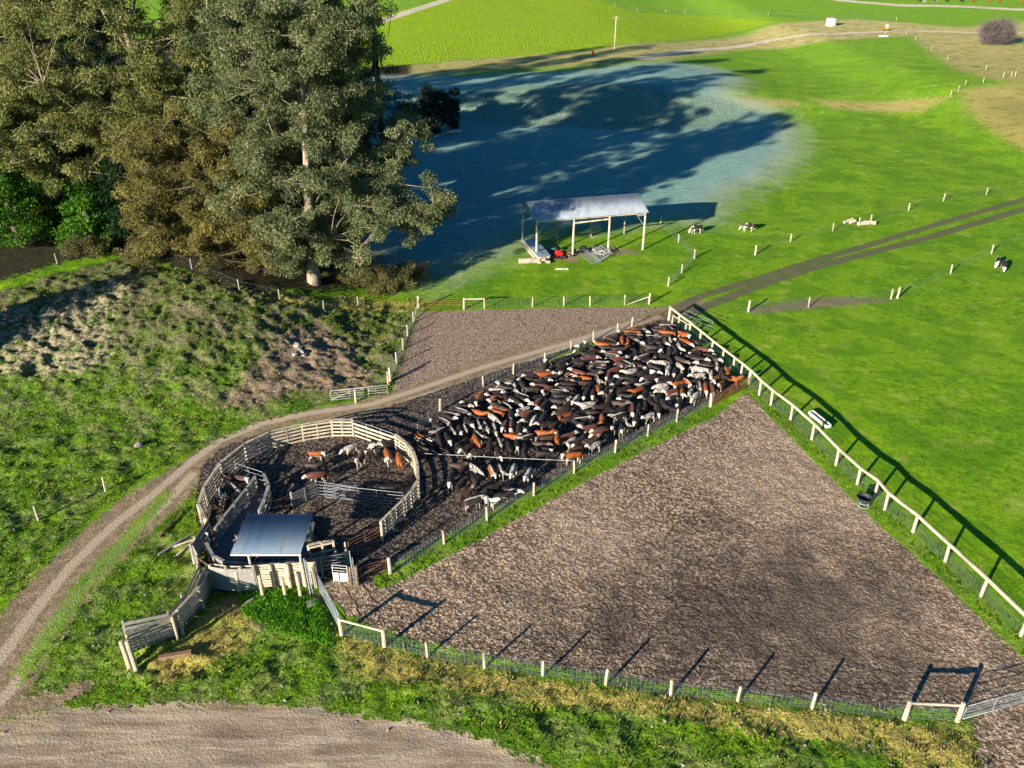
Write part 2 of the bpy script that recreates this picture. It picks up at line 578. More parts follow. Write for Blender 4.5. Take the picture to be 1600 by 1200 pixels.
    trk = t.mix(t.math('MULTIPLY', whl, .75), trk, t.mix(n4, (.46, .34, .22), (.78, .64, .47)))
    trk = t.mix(t.math('MULTIPLY', t.math('SUBTRACT', 1, whl), t.math('MULTIPLY', t.ss(n2, .42, .58), .6)), trk, (.16, .15, .06))
    tk = t.math('MULTIPLY', edge('track', 1.5, .36, .62, n2), t.math('SUBTRACT', 1, t.math('MULTIPLY', edge('strip', .9, .4, .7, n2), .8)))
    col = t.mix(tk, col, trk)
    rd = t.noise(co, 1.2, 4, .6, .6, (.18, 1.4, 1))
    road = t.ramp(t.math('MULTIPLY_ADD', n4, .4, t.math('MULTIPLY', rd, .6)),
                  [(.34, (.22, .15, .095)), (.48, (.42, .31, .20)), (.62, (.66, .53, .37))])
    road = t.mix(t.math('MULTIPLY', t.ss(n2, .5, .62), t.ss(n1, .45, .6)), road, (.36, .30, .22))
    col = t.mix(edge('road', 1.6, .38, .62, n2), col, road)
    col = t.mix(edge('gravel', .6), col, gcol)
    # pugged mud
    wob = t.add('ShaderNodeVectorMath', operation='MULTIPLY_ADD')
    nz = t.add('ShaderNodeTexNoise')
    t.setin(nz, 'Vector', co); nz.inputs['Scale'].default_value = 2.2
    t.setin(wob, 0, nz.outputs['Color']); wob.inputs[1].default_value = (.35, .35, 0); t.setin(wob, 2, co)
    mv = t.voro(wob.outputs[0], 4.6, 'SMOOTH_F1')[0]
    mv2 = t.voro(wob.outputs[0], 10.5, 'F1')[0]
    mh = t.math('MULTIPLY_ADD', n3, .6, t.math('MULTIPLY_ADD', mv2, -.5, t.math('MULTIPLY', mv, -.9)))
    mcol = t.ramp(t.math('ADD', mh, .75), [(.30, (.13, .085, .05)), (.48, (.42, .30, .20)), (.66, (.72, .56, .40))])
    mcol = t.mix(t.ss(nL, .35, .65), mcol, t.mix(.4, mcol, (.64, .47, .32)))
    wetm = t.math('MULTIPLY', t.ss(t.math('MULTIPLY_ADD', t.math('SUBTRACT', n1, .5), 1.5, A['wet']), .02, .95), .90)
    mcol = t.mix(wetm, mcol, t.mix(.85, mcol, (.055, .040, .034)))
    mud = edge('mud', 1.5, .40, .60, n2)
    col = t.mix(mud, col, mcol)
    ycol = t.ramp(t.math('ADD', mh, .75), [(.3, (.045, .035, .03)), (.5, (.15, .115, .09)), (.68, (.34, .27, .21))])
    yard = edge('yard', 1.1, .40, .60, n2)
    col = t.mix(yard, col, ycol)
    gr = t.mix(.5, past, rg)
    grm = edge('green', .9, .42, .6)
    col = t.mix(grm, col, gr)
    col = t.mix(t.math('MULTIPLY', lane, .92), col, (.82, .69, .50))
    rut = edge('rut', .9, .4, .75, n2)
    col = t.mix(t.math('MULTIPLY', rut, .9), col, t.mix(n3, (.07, .08, .03), (.24, .20, .12)))
    t.setin(b, 'Base Color', col)
    b.inputs['Roughness'].default_value = .92
    b.inputs['Specular IOR Level'].default_value = .15
    # relief
    soft = t.math('MULTIPLY_ADD', n4, .35, n3)
    my = t.math('MAXIMUM', mud, yard)
    hgt = t.mixf(my, t.math('MULTIPLY', soft, .085), t.math('ADD', t.math('MULTIPLY', mh, .12), t.math('MULTIPLY', t.ss(t.voro(co, 1.9)[0], .05, .22), .07)))
    hgt = t.mixf(t.math('MAXIMUM', tk, edge('road', 1.6, .38, .62, n2)), hgt, t.math('MULTIPLY', soft, .05))
    hgt = t.mixf(t.math('MULTIPLY', A['crop'], .9), hgt, t.math('MULTIPLY', cv, -.35))
    hgt = t.mixf(t.math('MULTIPLY', edge('rough', .5), t.math('SUBTRACT', 1, t.math('MAXIMUM', my, t.math('MAXIMUM', tk, edge('road', 1.6, .38, .62, n2))))), hgt,
                 t.math('MULTIPLY_ADD', n2, .30, t.math('MULTIPLY', soft, .16)))
    t.setin(b, 'Normal', t.bump(hgt, 1.0, 1.0))
    return m


GMAT = ground_material()


def build_ground():
    ny, nx = GX.shape
    V = np.stack([GX, GY, GZ], -1).reshape(-1, 3)
    # smooth normals of the whole sheet
    dzx = np.gradient(GZ, gx, axis=1)
    dzy = np.gradient(GZ, gy, axis=0)
    Nn = np.stack([-dzx, -dzy, np.ones_like(GZ)], -1).reshape(-1, 3)
    Nn /= np.linalg.norm(Nn, axis=1)[:, None]
    j, i = np.meshgrid(np.arange(ny - 1), np.arange(nx - 1), indexing='ij')
    a = (j * nx + i).ravel()
    F = np.stack([a, a + 1, a + nx + 1, a + nx], -1)
    fm = {k: (MK[k][:-1, :-1] + MK[k][1:, 1:]).ravel() / 2 for k in MK}
    cy = ((GY[:-1, :-1] + GY[1:, 1:]) / 2).ravel()
    cx = ((GX[:-1, :-1] + GX[1:, 1:]) / 2).ravel()
    lab = np.zeros(len(F), int)
    names = ['pasture', 'rough_grass_bank', 'forest_floor', 'crop_field', 'frosted_paddock', 'dry_grass_bank', 'farm_track', 'gravel_road', 'gravel_paddock',
             'mud_paddock', 'yard_ground', 'far_hills', 'grass_strip']
    for k, n in (('rough', 1), ('floor', 2), ('crop', 4 - 1), ('frost_shade', 4), ('dry', 5), ('track', 6), ('rut', 6), ('road', 7), ('gravel', 8),
                 ('mud', 9), ('yard', 10), ('green', 12)):
        lab[fm[k] > .5] = n
    lab[cy > 900] = 11
    for n, nm in enumerate(names):
        sel = lab == n
        if not sel.any(): continue
        f = F[sel]
        u, inv = np.unique(f, return_inverse=True)
        me = mesh_np(nm, V[u], inv.reshape(f.shape), GMAT, {'m_' + k: MK[k].ravel()[u] for k in MK}, True)
        me.normals_split_custom_set_from_vertices(Nn[u].astype(float).tolist())
        o = link(nm, me, kind='structure')


build_ground()
# ------------------------------------------------------------------ vegetation
def leaf_mat(name, c1, c2, c3, trans=.25):
    m, t, b = new_mat(name)
    a = t.attr('tint')
    col = t.ramp(a, [(0, c1), (.5, c2), (1, c3)])
    co = t.add('ShaderNodeTexCoord').outputs['Object']
    n = t.noise(co, .35, 3, .5)
    col = t.mix(t.ss(n, .4, .65), col, t.mix(.5, col, tuple(x * .55 for x in c2)))
    t.setin(b, 'Base Color', col)
    b.inputs['Roughness'].default_value = .65
    b.inputs['Specular IOR Level'].default_value = .25
    tr = t.add('ShaderNodeBsdfTranslucent')
    t.setin(tr, 'Color', col)
    mx = t.add('ShaderNodeMixShader')
    mx.inputs[0].default_value = trans
    out = [n for n in t.n if n.bl_idname == 'ShaderNodeOutputMaterial'][0]
    t.l.new(b.outputs[0], mx.inputs[1])
    t.l.new(tr.outputs[0], mx.inputs[2])
    t.l.new(mx.outputs[0], out.inputs[0])
    return m


LEAF = dict(
    gum_olive=leaf_mat('olive_gum_leaves', (.060, .072, .018), (.190, .205, .052), (.42, .41, .14)),
    gum_brown=leaf_mat('brown_gum_leaves', (.058, .056, .016), (.180, .162, .038), (.39, .32, .10)),
    gum_grey=leaf_mat('grey_gum_leaves', (.052, .074, .028), (.165, .200, .078), (.38, .36, .17)),
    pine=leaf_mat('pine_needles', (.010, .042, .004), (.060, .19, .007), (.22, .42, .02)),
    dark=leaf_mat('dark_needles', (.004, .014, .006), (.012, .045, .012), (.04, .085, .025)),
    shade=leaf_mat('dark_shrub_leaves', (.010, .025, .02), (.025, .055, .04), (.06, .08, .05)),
    scrub=leaf_mat('scrub_leaves', (.05, .05, .02), (.16, .15, .05), (.32, .27, .12)),
    twig=leaf_mat('bare_twigs', (.06, .045, .045), (.15, .12, .12), (.26, .21, .20), 0),
    grass=leaf_mat('grass_blades', (.025, .070, .006), (.12, .25, .010), (.36, .42, .04)),
    weed=leaf_mat('bright_weeds', (.03, .12, .006), (.10, .33, .010), (.24, .52, .03)),
    straw=leaf_mat('straw_blades', (.16, .14, .03), (.42, .33, .10), (.62, .50, .24)),
)
BARK_PALE = surf('pale_gum_bark', (.46, .38, .27), (.26, .20, .14), 3, .8, bump=.4, bdist=.05, stretch=(1, 1, .25), c3=(.24, .17, .12))
BARK_DARK = surf('dark_pine_bark', (.10, .075, .055), (.17, .13, .10), 4, .9, bump=.6, bdist=.05, stretch=(1, 1, .3))


def leaf_quads(pos, dirs, L, W, tint):
    n = len(pos)
    r = RNG.normal(size=(n, 3))
    side = np.cross(dirs, r)
    side /= np.linalg.norm(side, axis=1)[:, None] + 1e-9
    L = L[:, None]
    W = W[:, None]
    a = pos
    bpt = pos + dirs * L * .5 + side * W * .5
    c = pos + dirs * L
    d = pos + dirs * L * .5 - side * W * .5
    V = np.stack([a, bpt, c, d], 1).reshape(-1, 3)
    F = np.arange(4 * n).reshape(n, 4)
    return V, F, np.repeat(tint, 4)


def clump_leaves(cent, rad, per, L, W, droop, spread=1.0, squash=.75):
    """hanging or spreading leaves round each branch end"""
    n = len(cent) * per
    ci = np.repeat(np.arange(len(cent)), per)
    u = RNG.normal(size=(n, 3))
    u /= np.linalg.norm(u, axis=1)[:, None]
    rr = RNG.random(n) ** (1 / 2.0)
    off = u * rr[:, None] * rad[ci][:, None]
    off[:, 2] *= squash
    pos = cent[ci] + off
    d = u * spread + RNG.normal(size=(n, 3)) * .45 + np.array([0, 0, -droop])
    d /= np.linalg.norm(d, axis=1)[:, None]
    ctint = RNG.random(len(cent)) * .5
    tint = np.clip(ctint[ci] + RNG.random(n) * .5, 0, 1)
    return leaf_quads(pos, d, L * RNG.uniform(.6, 1.3, n), W * RNG.uniform(.7, 1.3, n), tint)


def shell_points(ells, n, inner=.5):
    """branch ends through the outer part of several rounded volumes"""
    vol = np.array([e[1][0] * e[1][1] + e[1][1] * e[1][2] + e[1][0] * e[1][2] for e in ells], float)
    cnt = np.maximum(3, (n * vol / vol.sum()).astype(int))
    out = []
    for (c, r), k in zip(ells, cnt):
        u = RNG.normal(size=(k, 3))
        u /= np.linalg.norm(u, axis=1)[:, None]
        rr = RNG.uniform(inner, 1.0, k) * (1 + .16 * np.sin(u[:, 0] * 5 + c[0]) * np.cos(u[:, 2] * 4 + c[1]))
        p = np.array(c) + u * rr[:, None] * np.array(r)
        out.append(p)
    return np.concatenate(out)


def make_tree(name, base, ells, n, leaf, bark, label, cat='tree', group=None, tr=.7, crad=(1.1, 2.0), per=190, L=.46, W=.17, droop=.9, main=9,
              inner=.5, fork=.3, bark_show=1.0, lean=(0, 0), part='foliage', squash=.75, spread=1.0, pads=0, pad_r=1.0):
    bx, by = base
    bz = ground_z(bx, by) - .15
    root = empty(name, (bx, by, bz), label=label, cat=cat, group=group)
    C = shell_points([((c[0] - bx, c[1] - by, c[2]), r) for c, r in ells], n, inner)
    if pads:
        P0 = C
        PI = np.repeat(np.arange(len(P0)), pads)
        C = np.repeat(P0, pads, 0) + RNG.normal(size=(len(P0) * pads, 3)) * np.array([1.15, 1.15, .75]) * pad_r
    if pads: PI = PI[C[:, 2] > .5]
    C = C[C[:, 2] > .5]
    top = C[:, 2].max()
    rad = RNG.uniform(*crad, len(C))
    V, F, T = clump_leaves(C, rad, per, L, W, droop, spread, squash)
    keep = np.repeat(V[:, 2].reshape(-1, 4).min(1) > .05, 4)
    F = np.arange(keep.sum()).reshape(-1, 4)
    link(part, mesh_np(part, V[keep], F, LEAF[leaf], {'tint': T[keep]}), root)
    # trunk and limbs
    tb = MB()
    fz = top * fork
    cm = C.mean(0)
    k = Vector((cm[0] * .25 + lean[0], cm[1] * .25 + lean[1], fz))
    tt = Vector((cm[0] * .6, cm[1] * .6, top * .82))
    trunk = [Vector((0, 0, 0)), Vector((k.x * .3, k.y * .3, fz * .45)), k, k.lerp(tt, .5) + Vector((.3, -.2, 0)), tt]
    tb.tube([(0, 0, -.4)] + trunk, [tr * 1.5, tr * 1.25, tr, tr * .85, tr * .5, tr * .12], 9)
    tb.build('trunk', bark, root, smoothf=True)
    lb = MB()
    idx = RNG.choice(len(C), min(main, len(C)), replace=False)
    nodes = []
    for i in idx:
        tgt = Vector(C[i])
        f = random.uniform(.15, .75)
        st = k.lerp(tt, f) if tgt.z > fz * 1.2 else trunk[1].lerp(k, random.uniform(.3, .95))
        if st.z > tgt.z + 1: st = trunk[1].lerp(k, .7)
        pts = []
        for q in range(6):
            s_ = q / 5
            p = st.lerp(tgt, s_)
            p.z += math.sin(s_ * math.pi) * -.06 * (tgt - st).length + random.uniform(-.2, .2)
            p.x += random.uniform(-.25, .25) * (0 < q < 5)
            p.y += random.uniform(-.25, .25) * (0 < q < 5)
            pts.append(p)
            if q > 0: nodes.append(p)
        r0 = tr * random.uniform(.22, .36) * bark_show
        lb.tube(pts, [r0 * (1 - .16 * q) for q in range(6)], 5, cap=False)
    NP = np.array([tuple(p) for p in nodes]) if nodes else np.zeros((1, 3))
    for i in range(len(C)):
        d = np.linalg.norm(NP - C[i], axis=1) + np.maximum(0, NP[:, 2] - C[i][2]) * 1.5
        q = int(np.argmin(d))
        a, b_ = Vector(NP[q]), Vector(C[i])
        if pads and i and PI[i] == PI[i - 1]:
            a = Vector(C[int(np.argmax(PI == PI[i]))])
        m_ = a.lerp(b_, .5) + Vector((random.uniform(-.3, .3), random.uniform(-.3, .3), random.uniform(-.4, .2)))
        r0 = min(.085, tr * .09) * bark_show
        lb.tube([a, m_, b_], [r0, r0 * .7, r0 * .3], 4, cap=False)
        for _ in range(1):
            e = b_ + Vector((random.uniform(-1, 1), random.uniform(-1, 1), random.uniform(-.6, .8))) * float(rad[i])
            lb.tube([b_.lerp(m_, .3), e], [r0 * .4, r0 * .15], 3, cap=False)
    lb.build('limbs', bark, root, smoothf=True)
    return root


make_tree('gum_tree', (-25.3, 98.7), [((-27, 104, 24), (10.5, 8.5, 12.5)), ((-27.5, 98.5, 10.5), (10, 7, 8)), ((-23.5, 96.5, 6.0), (6.5, 3.5, 3.8)), ((-16.0, 98, 8.6), (7.2, 3.6, 3.4)),
          ((-9.6, 98.5, 11.2), (2.2, 1.8, 2.2)), ((-19, 107, 17), (7, 6, 8)), ((-23, 106, 30), (8, 7, 7))], 250, 'gum_grey', BARK_PALE,
          'tall grey-green gum tree whose pale trunk foots beside the gravel paddock corner', tr=.7, main=15, group='gum trees', crad=(.8, 1.35), pads=5, pad_r=1.1, per=260, L=.31, W=.125, inner=.62)
make_tree('gum_tree', (-49, 118), [((-51, 115, 24), (14.5, 10, 14)), ((-60, 110, 15), (9, 7, 9)), ((-44, 112, 13), (9, 6, 8)), ((-55, 118, 36), (12, 9, 7))], 290, 'gum_olive', BARK_PALE,
          'largest olive gum tree with several pale leaning stems, left of the grey-green one', tr=.75, main=20, fork=.22, group='gum trees', crad=(.8, 1.4), pads=5, pad_r=1.2, per=260, L=.32, W=.13, inner=.62)
make_tree('gum_tree', (-38, 104), [((-39.5, 102, 9.5), (9.0, 5.5, 8.0)), ((-35, 97.5, 4.8), (5.2, 3, 4.6)), ((-43.5, 99, 5.2), (4.0, 3, 4.2)), ((-30.5, 97, 5), (3.5, 3, 4))], 120, 'gum_brown', BARK_PALE,
          'low brownish gum tree with foliage hanging almost to the ground over the bank', tr=.4, main=9, group='gum trees', crad=(.7, 1.2), pads=5, pad_r=.95, per=240, L=.29, W=.12, inner=.6)
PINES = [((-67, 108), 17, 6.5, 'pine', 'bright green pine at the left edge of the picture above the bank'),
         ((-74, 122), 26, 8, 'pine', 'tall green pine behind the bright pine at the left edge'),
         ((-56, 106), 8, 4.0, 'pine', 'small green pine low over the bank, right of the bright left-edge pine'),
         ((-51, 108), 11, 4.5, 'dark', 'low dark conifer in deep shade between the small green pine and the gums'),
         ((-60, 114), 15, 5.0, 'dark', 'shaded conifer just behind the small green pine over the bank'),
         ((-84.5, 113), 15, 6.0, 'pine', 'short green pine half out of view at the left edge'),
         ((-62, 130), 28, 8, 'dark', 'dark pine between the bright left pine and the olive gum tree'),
         ((-36, 138), 46, 10, 'dark', 'tall dark conifer rising behind the grey-green gum tree'),  # tallest dark conifers raised in height to throw shade over the upper terrace
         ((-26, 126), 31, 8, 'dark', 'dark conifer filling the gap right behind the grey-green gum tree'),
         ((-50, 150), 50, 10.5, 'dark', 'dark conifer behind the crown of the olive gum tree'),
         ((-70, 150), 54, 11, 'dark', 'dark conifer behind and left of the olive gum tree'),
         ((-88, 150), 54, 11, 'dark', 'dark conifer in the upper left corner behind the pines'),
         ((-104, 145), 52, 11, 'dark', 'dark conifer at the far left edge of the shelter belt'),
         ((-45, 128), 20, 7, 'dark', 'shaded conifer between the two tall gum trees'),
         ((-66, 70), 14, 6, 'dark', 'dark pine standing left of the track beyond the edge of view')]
for (b0, h, r, lf, lab) in PINES:
    ells = []
    for q in range(6):
        f = q / 5
        rr = r * (1 - .72 * f ** 1.3)
        ells.append(((b0[0] + random.uniform(-.8, .8), b0[1] + random.uniform(-.8, .8), h * (.12 + .83 * f)), (rr, rr, h * .10)))
    make_tree('pine_tree', b0, ells, int(34 + h * r * .85), lf, BARK_DARK, lab, tr=.45, main=10, crad=(1.0, 1.9), per=200, L=.46, W=.16, droop=.05,
              inner=.55, fork=.6, bark_show=.7, group='conifers of the shelter belt', squash=.5)
make_tree('pine_tree', (-23, 150), [((-24, 150, 11), (8, 6, 9)), ((-25, 150, 20), (6, 5, 6)), ((-20.5, 150, 33.5), (5, 3.5, 1.8)), ((-25, 150, 30), (2.5, 2.5, 1.5))], 110, 'dark', BARK_DARK,
          'tall dark conifer with a long bare upper trunk, right end of the shelter belt', tr=.5, main=9, per=200, L=.42, W=.13, droop=.05, fork=.8,
          bark_show=.7, group='conifers of the shelter belt', squash=.5)
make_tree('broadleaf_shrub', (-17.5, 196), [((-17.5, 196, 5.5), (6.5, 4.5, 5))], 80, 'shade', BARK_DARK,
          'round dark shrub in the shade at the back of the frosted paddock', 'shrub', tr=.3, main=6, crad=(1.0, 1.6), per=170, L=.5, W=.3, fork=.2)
for (bx0, by0), (r_, h_), lab in (((-16.6, 100.2), (4.6, 3.4), 'olive twiggy scrub bush beside the rusty gate corner of the gravel paddock'),
                                  ((-21.3, 101.2), (3.0, 2.6), 'smaller olive scrub bush at the foot of the pale gum trunk'),
                                  ((-13.8, 103.5), (2.6, 3.0), 'upright scrub bush behind the others at the edge of the frosted shade'),
                                  ((-31, 97.0), (2.6, 1.6), 'low scrub under the brownish gum on the left of the pale trunk'),
                                  ((-47, 100.5), (3.0, 2.2), 'olive scrub at the crest of the bank left of the brownish gum'),
                                  ((-55, 101.5), (3.4, 2.0), 'low scrub at the crest of the bank below the small green pine')):
    make_tree('scrub_bush', (bx0, by0), [((bx0, by0 + .3, h_ * .55), (r_, r_ * .5, h_ * .6))], int(14 * r_), 'scrub', BARK_DARK, lab, 'shrub', tr=.11, main=7,
              crad=(.5, .9), per=190, L=.26, W=.08, droop=-.3, fork=.15, group='scrub under the gum tree')
sb = at(1556, 70)
make_tree('bare_bush', sb[:2], [((sb[0], sb[1], 4.2), (6, 4, 4.2))], 80, 'twig', BARK_DARK,
          'leafless grey-mauve bush on dry grass in the upper right corner', 'shrub', tr=.4, main=14, crad=(1.4, 2.4), per=110, L=1.3, W=.10, droop=-.5,
          fork=.1, part='twigs')


def sample(n, x0, x1, y0, y1, fn):
    X = RNG.uniform(x0, x1, n)
    Y = RNG.uniform(y0, y1, n)
    i = np.clip(np.searchsorted(gx, X) - 1, 0, len(gx) - 2)
    j = np.clip(np.searchsorted(gy, Y) - 1, 0, len(gy) - 2)
    w = fn({q: MK[q][j, i] for q in MK}, X, Y)
    fx = (X - gx[i]) / (gx[i + 1] - gx[i])
    fy = (Y - gy[j]) / (gy[j + 1] - gy[j])
    Z = (GZ[j, i] * (1 - fx) + GZ[j, i + 1] * fx) * (1 - fy) + (GZ[j + 1, i] * (1 - fx) + GZ[j + 1, i + 1] * fx) * fy
    k = RNG.random(n) < w
    X, Y, Z = X[k], Y[k], Z[k]
    return X, Y, Z


def tufts(name, label, X, Y, Z, blades, L, W, leaf, tintbase):
    n = len(X)
    ci = np.repeat(np.arange(n), blades)
    N = n * blades
    pos = np.stack([X[ci] + RNG.normal(0, .10, N), Y[ci] + RNG.normal(0, .10, N), Z[ci] - .02], -1)
    d = np.stack([RNG.normal(0, .55, N), RNG.normal(0, .55, N), np.ones(N)], -1)
    d /= np.linalg.norm(d, axis=1)[:, None]
    hgt = RNG.uniform(.5, 1.3, n)[ci] * L * RNG.uniform(.6, 1.2, N)
    tt = np.clip(tintbase[ci] + RNG.uniform(-.25, .25, N), 0, 1)
    V, F, T = leaf_quads(pos, d, hgt, W * RNG.uniform(.7, 1.3, N), tt)
    link(name, mesh_np(name, V, F, LEAF[leaf], {'tint': T}), kind='stuff', label=label)


def soft_ground(M):
    return 1 - np.clip(1.3 * np.maximum.reduce([M['track'] - M['strip'] * .7, M['road'], M['yard'], M['gravel'], M['mud'], M['rut']]), 0, 1)


X, Y, Z = sample(60000, -62, 45, 27, 100, lambda M, X, Y: (np.clip(M['rough'], 0, 1) * (1 - .75 * M['soil']) * (1 - .85 * M['pale']) * (1 - .7 * M['dry'])
                 * soft_ground(M) * (1 - M['floor']) * (.15 + .85 * smooth((fbm(X * .5, Y * .5, 21, 3) - .36) / .16))))
tufts('rough_grass', 'tufts of rough green grass on the banks and verges', X, Y, Z, 7, .19, .06, 'grass', .30 + .6 * fbm(X * .4, Y * .4, 4, 3))
X, Y, Z = sample(30000, -40, 48, 28, 100, lambda M, X, Y: np.clip(M['dry'] * .9 - .2, 0, 1) * soft_ground(M) + .10 * M['rough'] * soft_ground(M))
tufts('dry_grass', 'straw-coloured dry grass along the wire fence and banks', X, Y, Z, 6, .30, .06, 'straw', .2 + .6 * RNG.random(len(X)))
X, Y, Z = sample(26000, -22, 45, 36, 95, lambda M, X, Y: np.clip(M['green'] * 1.3 - .3, 0, 1))
tufts('fence_line_grass', 'lush green grass growing under the fences', X, Y, Z, 6, .20, .07, 'grass', .35 + .4 * RNG.random(len(X)))
lw = [xy(*q) for q in ((375, 925), (470, 925), (505, 950), (520, 1010), (430, 985), (380, 960))]
X, Y, Z = sample(16000, -22, -10, 37, 47, lambda M, X, Y: (poly_sd(X, Y, lw) > 0) * .9)
tufts('lush_weeds', 'lush bright green weeds in front of the timber race wall', X, Y, Z, 8, .24, .06, 'weed', .2 + .7 * RNG.random(len(X)))

STONE = surf('field_stone', (.42, .39, .34), (.26, .24, .21), 5, .9, bump=.6, bdist=.03)
SOILM = surf('bare_soil', (.30, .21, .14), (.42, .32, .22), 6, .95, bump=.8, bdist=.05)


def rock_mesh(sc, seed):
    r = random.Random(seed)
    base = [(-1, -1, -.6), (1, -1, -.6), (1, 1, -.6), (-1, 1, -.6), (-.8, -.7, .5), (.7, -.8, .6), (.8, .7, .5), (-.7, .8, .6), (0, 0, .85),
            (1.25, 0, 0), (-1.25, 0, 0), (0, 1.25, 0), (0, -1.25, 0)]
    V = np.array(base) * sc * .5
    V += np.array([[r.uniform(-.16, .16) * sc for _ in range(3)] for _ in base])
    F = [(4, 5, 8), (5, 6, 8), (6, 7, 8), (7, 4, 8), (0, 12, 10), (0, 1, 12), (1, 9, 12), (1, 2, 9), (2, 11, 9), (2, 3, 11), (3, 10, 11), (3, 0, 10),
         (4, 10, 12), (5, 4, 12), (5, 12, 9), (6, 5, 9), (6, 9, 11), (7, 6, 11), (7, 11, 10), (4, 7, 10), (0, 3, 2), (0, 2, 1)]
    return V, np.array(F)


X, Y, Z = sample(16000, -60, 46, 27, 100, lambda M, X, Y: .10 * M['rough'] * (1 - M['floor']) + .18 * M['pale'] + .006 * M['road'] + .01 * M['track'] + .01 * M['mud'])
VV, FF = [], []
for i in range(len(X)):
    v, f = rock_mesh(float(RNG.uniform(.05, .18)), i)
    v = v + np.array([X[i], Y[i], Z[i] + .02])
    FF.append(f + 13 * i)
    VV.append(v)
link('stones', mesh_np('stones', np.concatenate(VV), np.concatenate(FF), STONE), kind='stuff', label='small pale stones strewn over banks and tracks')
ROCKS = [(466, 543, .8, 'pale boulder at the back of the small boulder group on the left slope'),
         (473, 552, .75, 'pale boulder at the right of the small boulder group on the left slope'),
         (462, 555, .65, 'pale boulder at the front of the small boulder group on the left slope'),
         (468, 548, .5, 'smallest boulder in the middle of the boulder group on the left slope'),
         (217, 697, .7, 'single grey boulder in the grass above the bend of the track')]
for i, (px, py, s_, lab) in enumerate(ROCKS):
    v, f = rock_mesh(s_, 900 + i)
    p = spot(px, py)
    link('boulder', mesh_np('boulder', v, f, STONE), loc=(p.x, p.y, p.z + s_ * .25), label=lab, cat='boulder')
# ------------------------------------------------------------------ built things
WOOD = surf('weathered_timber', (.70, .59, .42), (.50, .42, .30), 5, .85, bump=.5, bdist=.01, stretch=(1, 1, 1), c3=(.30, .27, .22))
WOODG = surf('grey_timber', (.38, .36, .32), (.24, .23, .21), 5, .85, bump=.5, bdist=.01, c3=(.44, .40, .32))
WOODB = surf('brown_timber', (.30, .19, .10), (.19, .12, .07), 5, .85, bump=.5, bdist=.01)
WOODP = surf('pale_timber', (.66, .57, .42), (.48, .40, .28), 4, .8, bump=.4, bdist=.01, c3=(.36, .32, .25))
PLANK = surf('catwalk_planks', (.20, .19, .19), (.13, .125, .13), 4, .85, bump=.4, bdist=.01)
WIRE = surf('galvanised_wire', (.45, .50, .52), (.34, .38, .40), 8, .4, .6, bump=0)
STEEL = surf('galvanised_pipe', (.44, .47, .50), (.34, .37, .40), 6, .55, .3, bump=0)
RUST = surf('rusty_pipe', (.30, .12, .055), (.20, .07, .035), 8, .85, bump=.3, bdist=.004, c3=(.42, .20, .09))
WHITE = surf('white_paint', (.78, .77, .72), (.62, .60, .55), 6, .6, bump=.1, bdist=.003, c3=(.42, .40, .36))
PLASTIC = surf('black_rubber', (.03, .03, .035), (.05, .05, .055), 6, .5, bump=.1, bdist=.003)
BLUEP = surf('blue_drum', (.04, .14, .26), (.03, .10, .20), 6, .45, bump=0)
RED = surf('red_paint', (.62, .03, .02), (.45, .02, .015), 6, .5, bump=.1, bdist=.003)
ORANGE = surf('orange_paint', (.85, .30, .02), (.65, .2, .015), 6, .5, bump=0)


def roof_material(name, base, dirt):
    m, t, b = new_mat(name)
    co = t.add('ShaderNodeTexCoord').outputs['Object']
    f = t.noise(co, .8, 5, .6, 0, (1, .25, 1))
    s_ = t.noise(co, 2.2, 3, .6, 0, (1, .06, 1))
    col = t.mix(t.ss(f, .4, .65), base, dirt)
    col = t.mix(t.math('MULTIPLY', t.ss(s_, .5, .65), .45), col, tuple(x * .5 for x in base))
    t.setin(b, 'Base Color', col)
    b.inputs['Metallic'].default_value = .25
    t.setin(b, 'Roughness', t.mixf(f, .38, .62))
    return m


TIN = roof_material('corrugated_iron', (.30, .43, .54), (.38, .45, .50))
TIN2 = roof_material('old_corrugated_iron', (.46, .51, .56), (.38, .41, .44))


def G(p, dz=0):
    return Vector((p[0], p[1], ground_z(p[0], p[1]) + dz))


def post(p, h, r=.10, mat=None, parent=None, square=False, name='post', n=8, top=None):
    """upright post with chamfered head; p on the ground (world)"""
    b = MB()
    q = Vector(p)
    if square:
        b.beam(q + Vector((0, 0, -.2)), q + Vector((0, 0, h)), r * 2, r * 2, up=(0, 1, 0))
    else:
        lean = Vector((random.uniform(-.06, .06), random.uniform(-.05, .05), 0))
        b.tube([q + Vector((0, 0, -.2)), q + lean * .4 + Vector((0, 0, h * .5)), q + lean + Vector((0, 0, h - .03)), q + lean + Vector((0, 0, h))],
               [r * 1.06, r, r * .96, r * .75], n)
    return b.build(name, mat or WOOD, parent, smoothf=False)


def netting(pts, h, parent, step=.30, rows=7, rr=.008, mat=None, zmin=.08, name='netting', top_wires=0):
    b = MB()
    prev = None
    for a, c in zip(pts[:-1], pts[1:]):
        a, c = Vector(a), Vector(c)
        for k in range(rows):
            z = zmin + (h - zmin) * (k / (rows - 1)) ** 1.15
            m = (a + c) / 2 + Vector((0, 0, z - .02))
            b.tube([a + Vector((0, 0, z)), m, c + Vector((0, 0, z))], rr, 3, cap=False)
        for k in range(top_wires):
            z = h + .14 * (k + 1)
            b.tube([a + Vector((0, 0, z)), c + Vector((0, 0, z))], rr, 3, cap=False)
        if step:
            nn = max(1, int((c - a).length / step))
            for k in range(nn):
                p = a.lerp(c, (k + .5) / nn)
                b.tube([p + Vector((0, 0, zmin)), p + Vector((0, 0, h))], rr * .8, 3, cap=False)
    return b.build(name, mat or WIRE, parent)


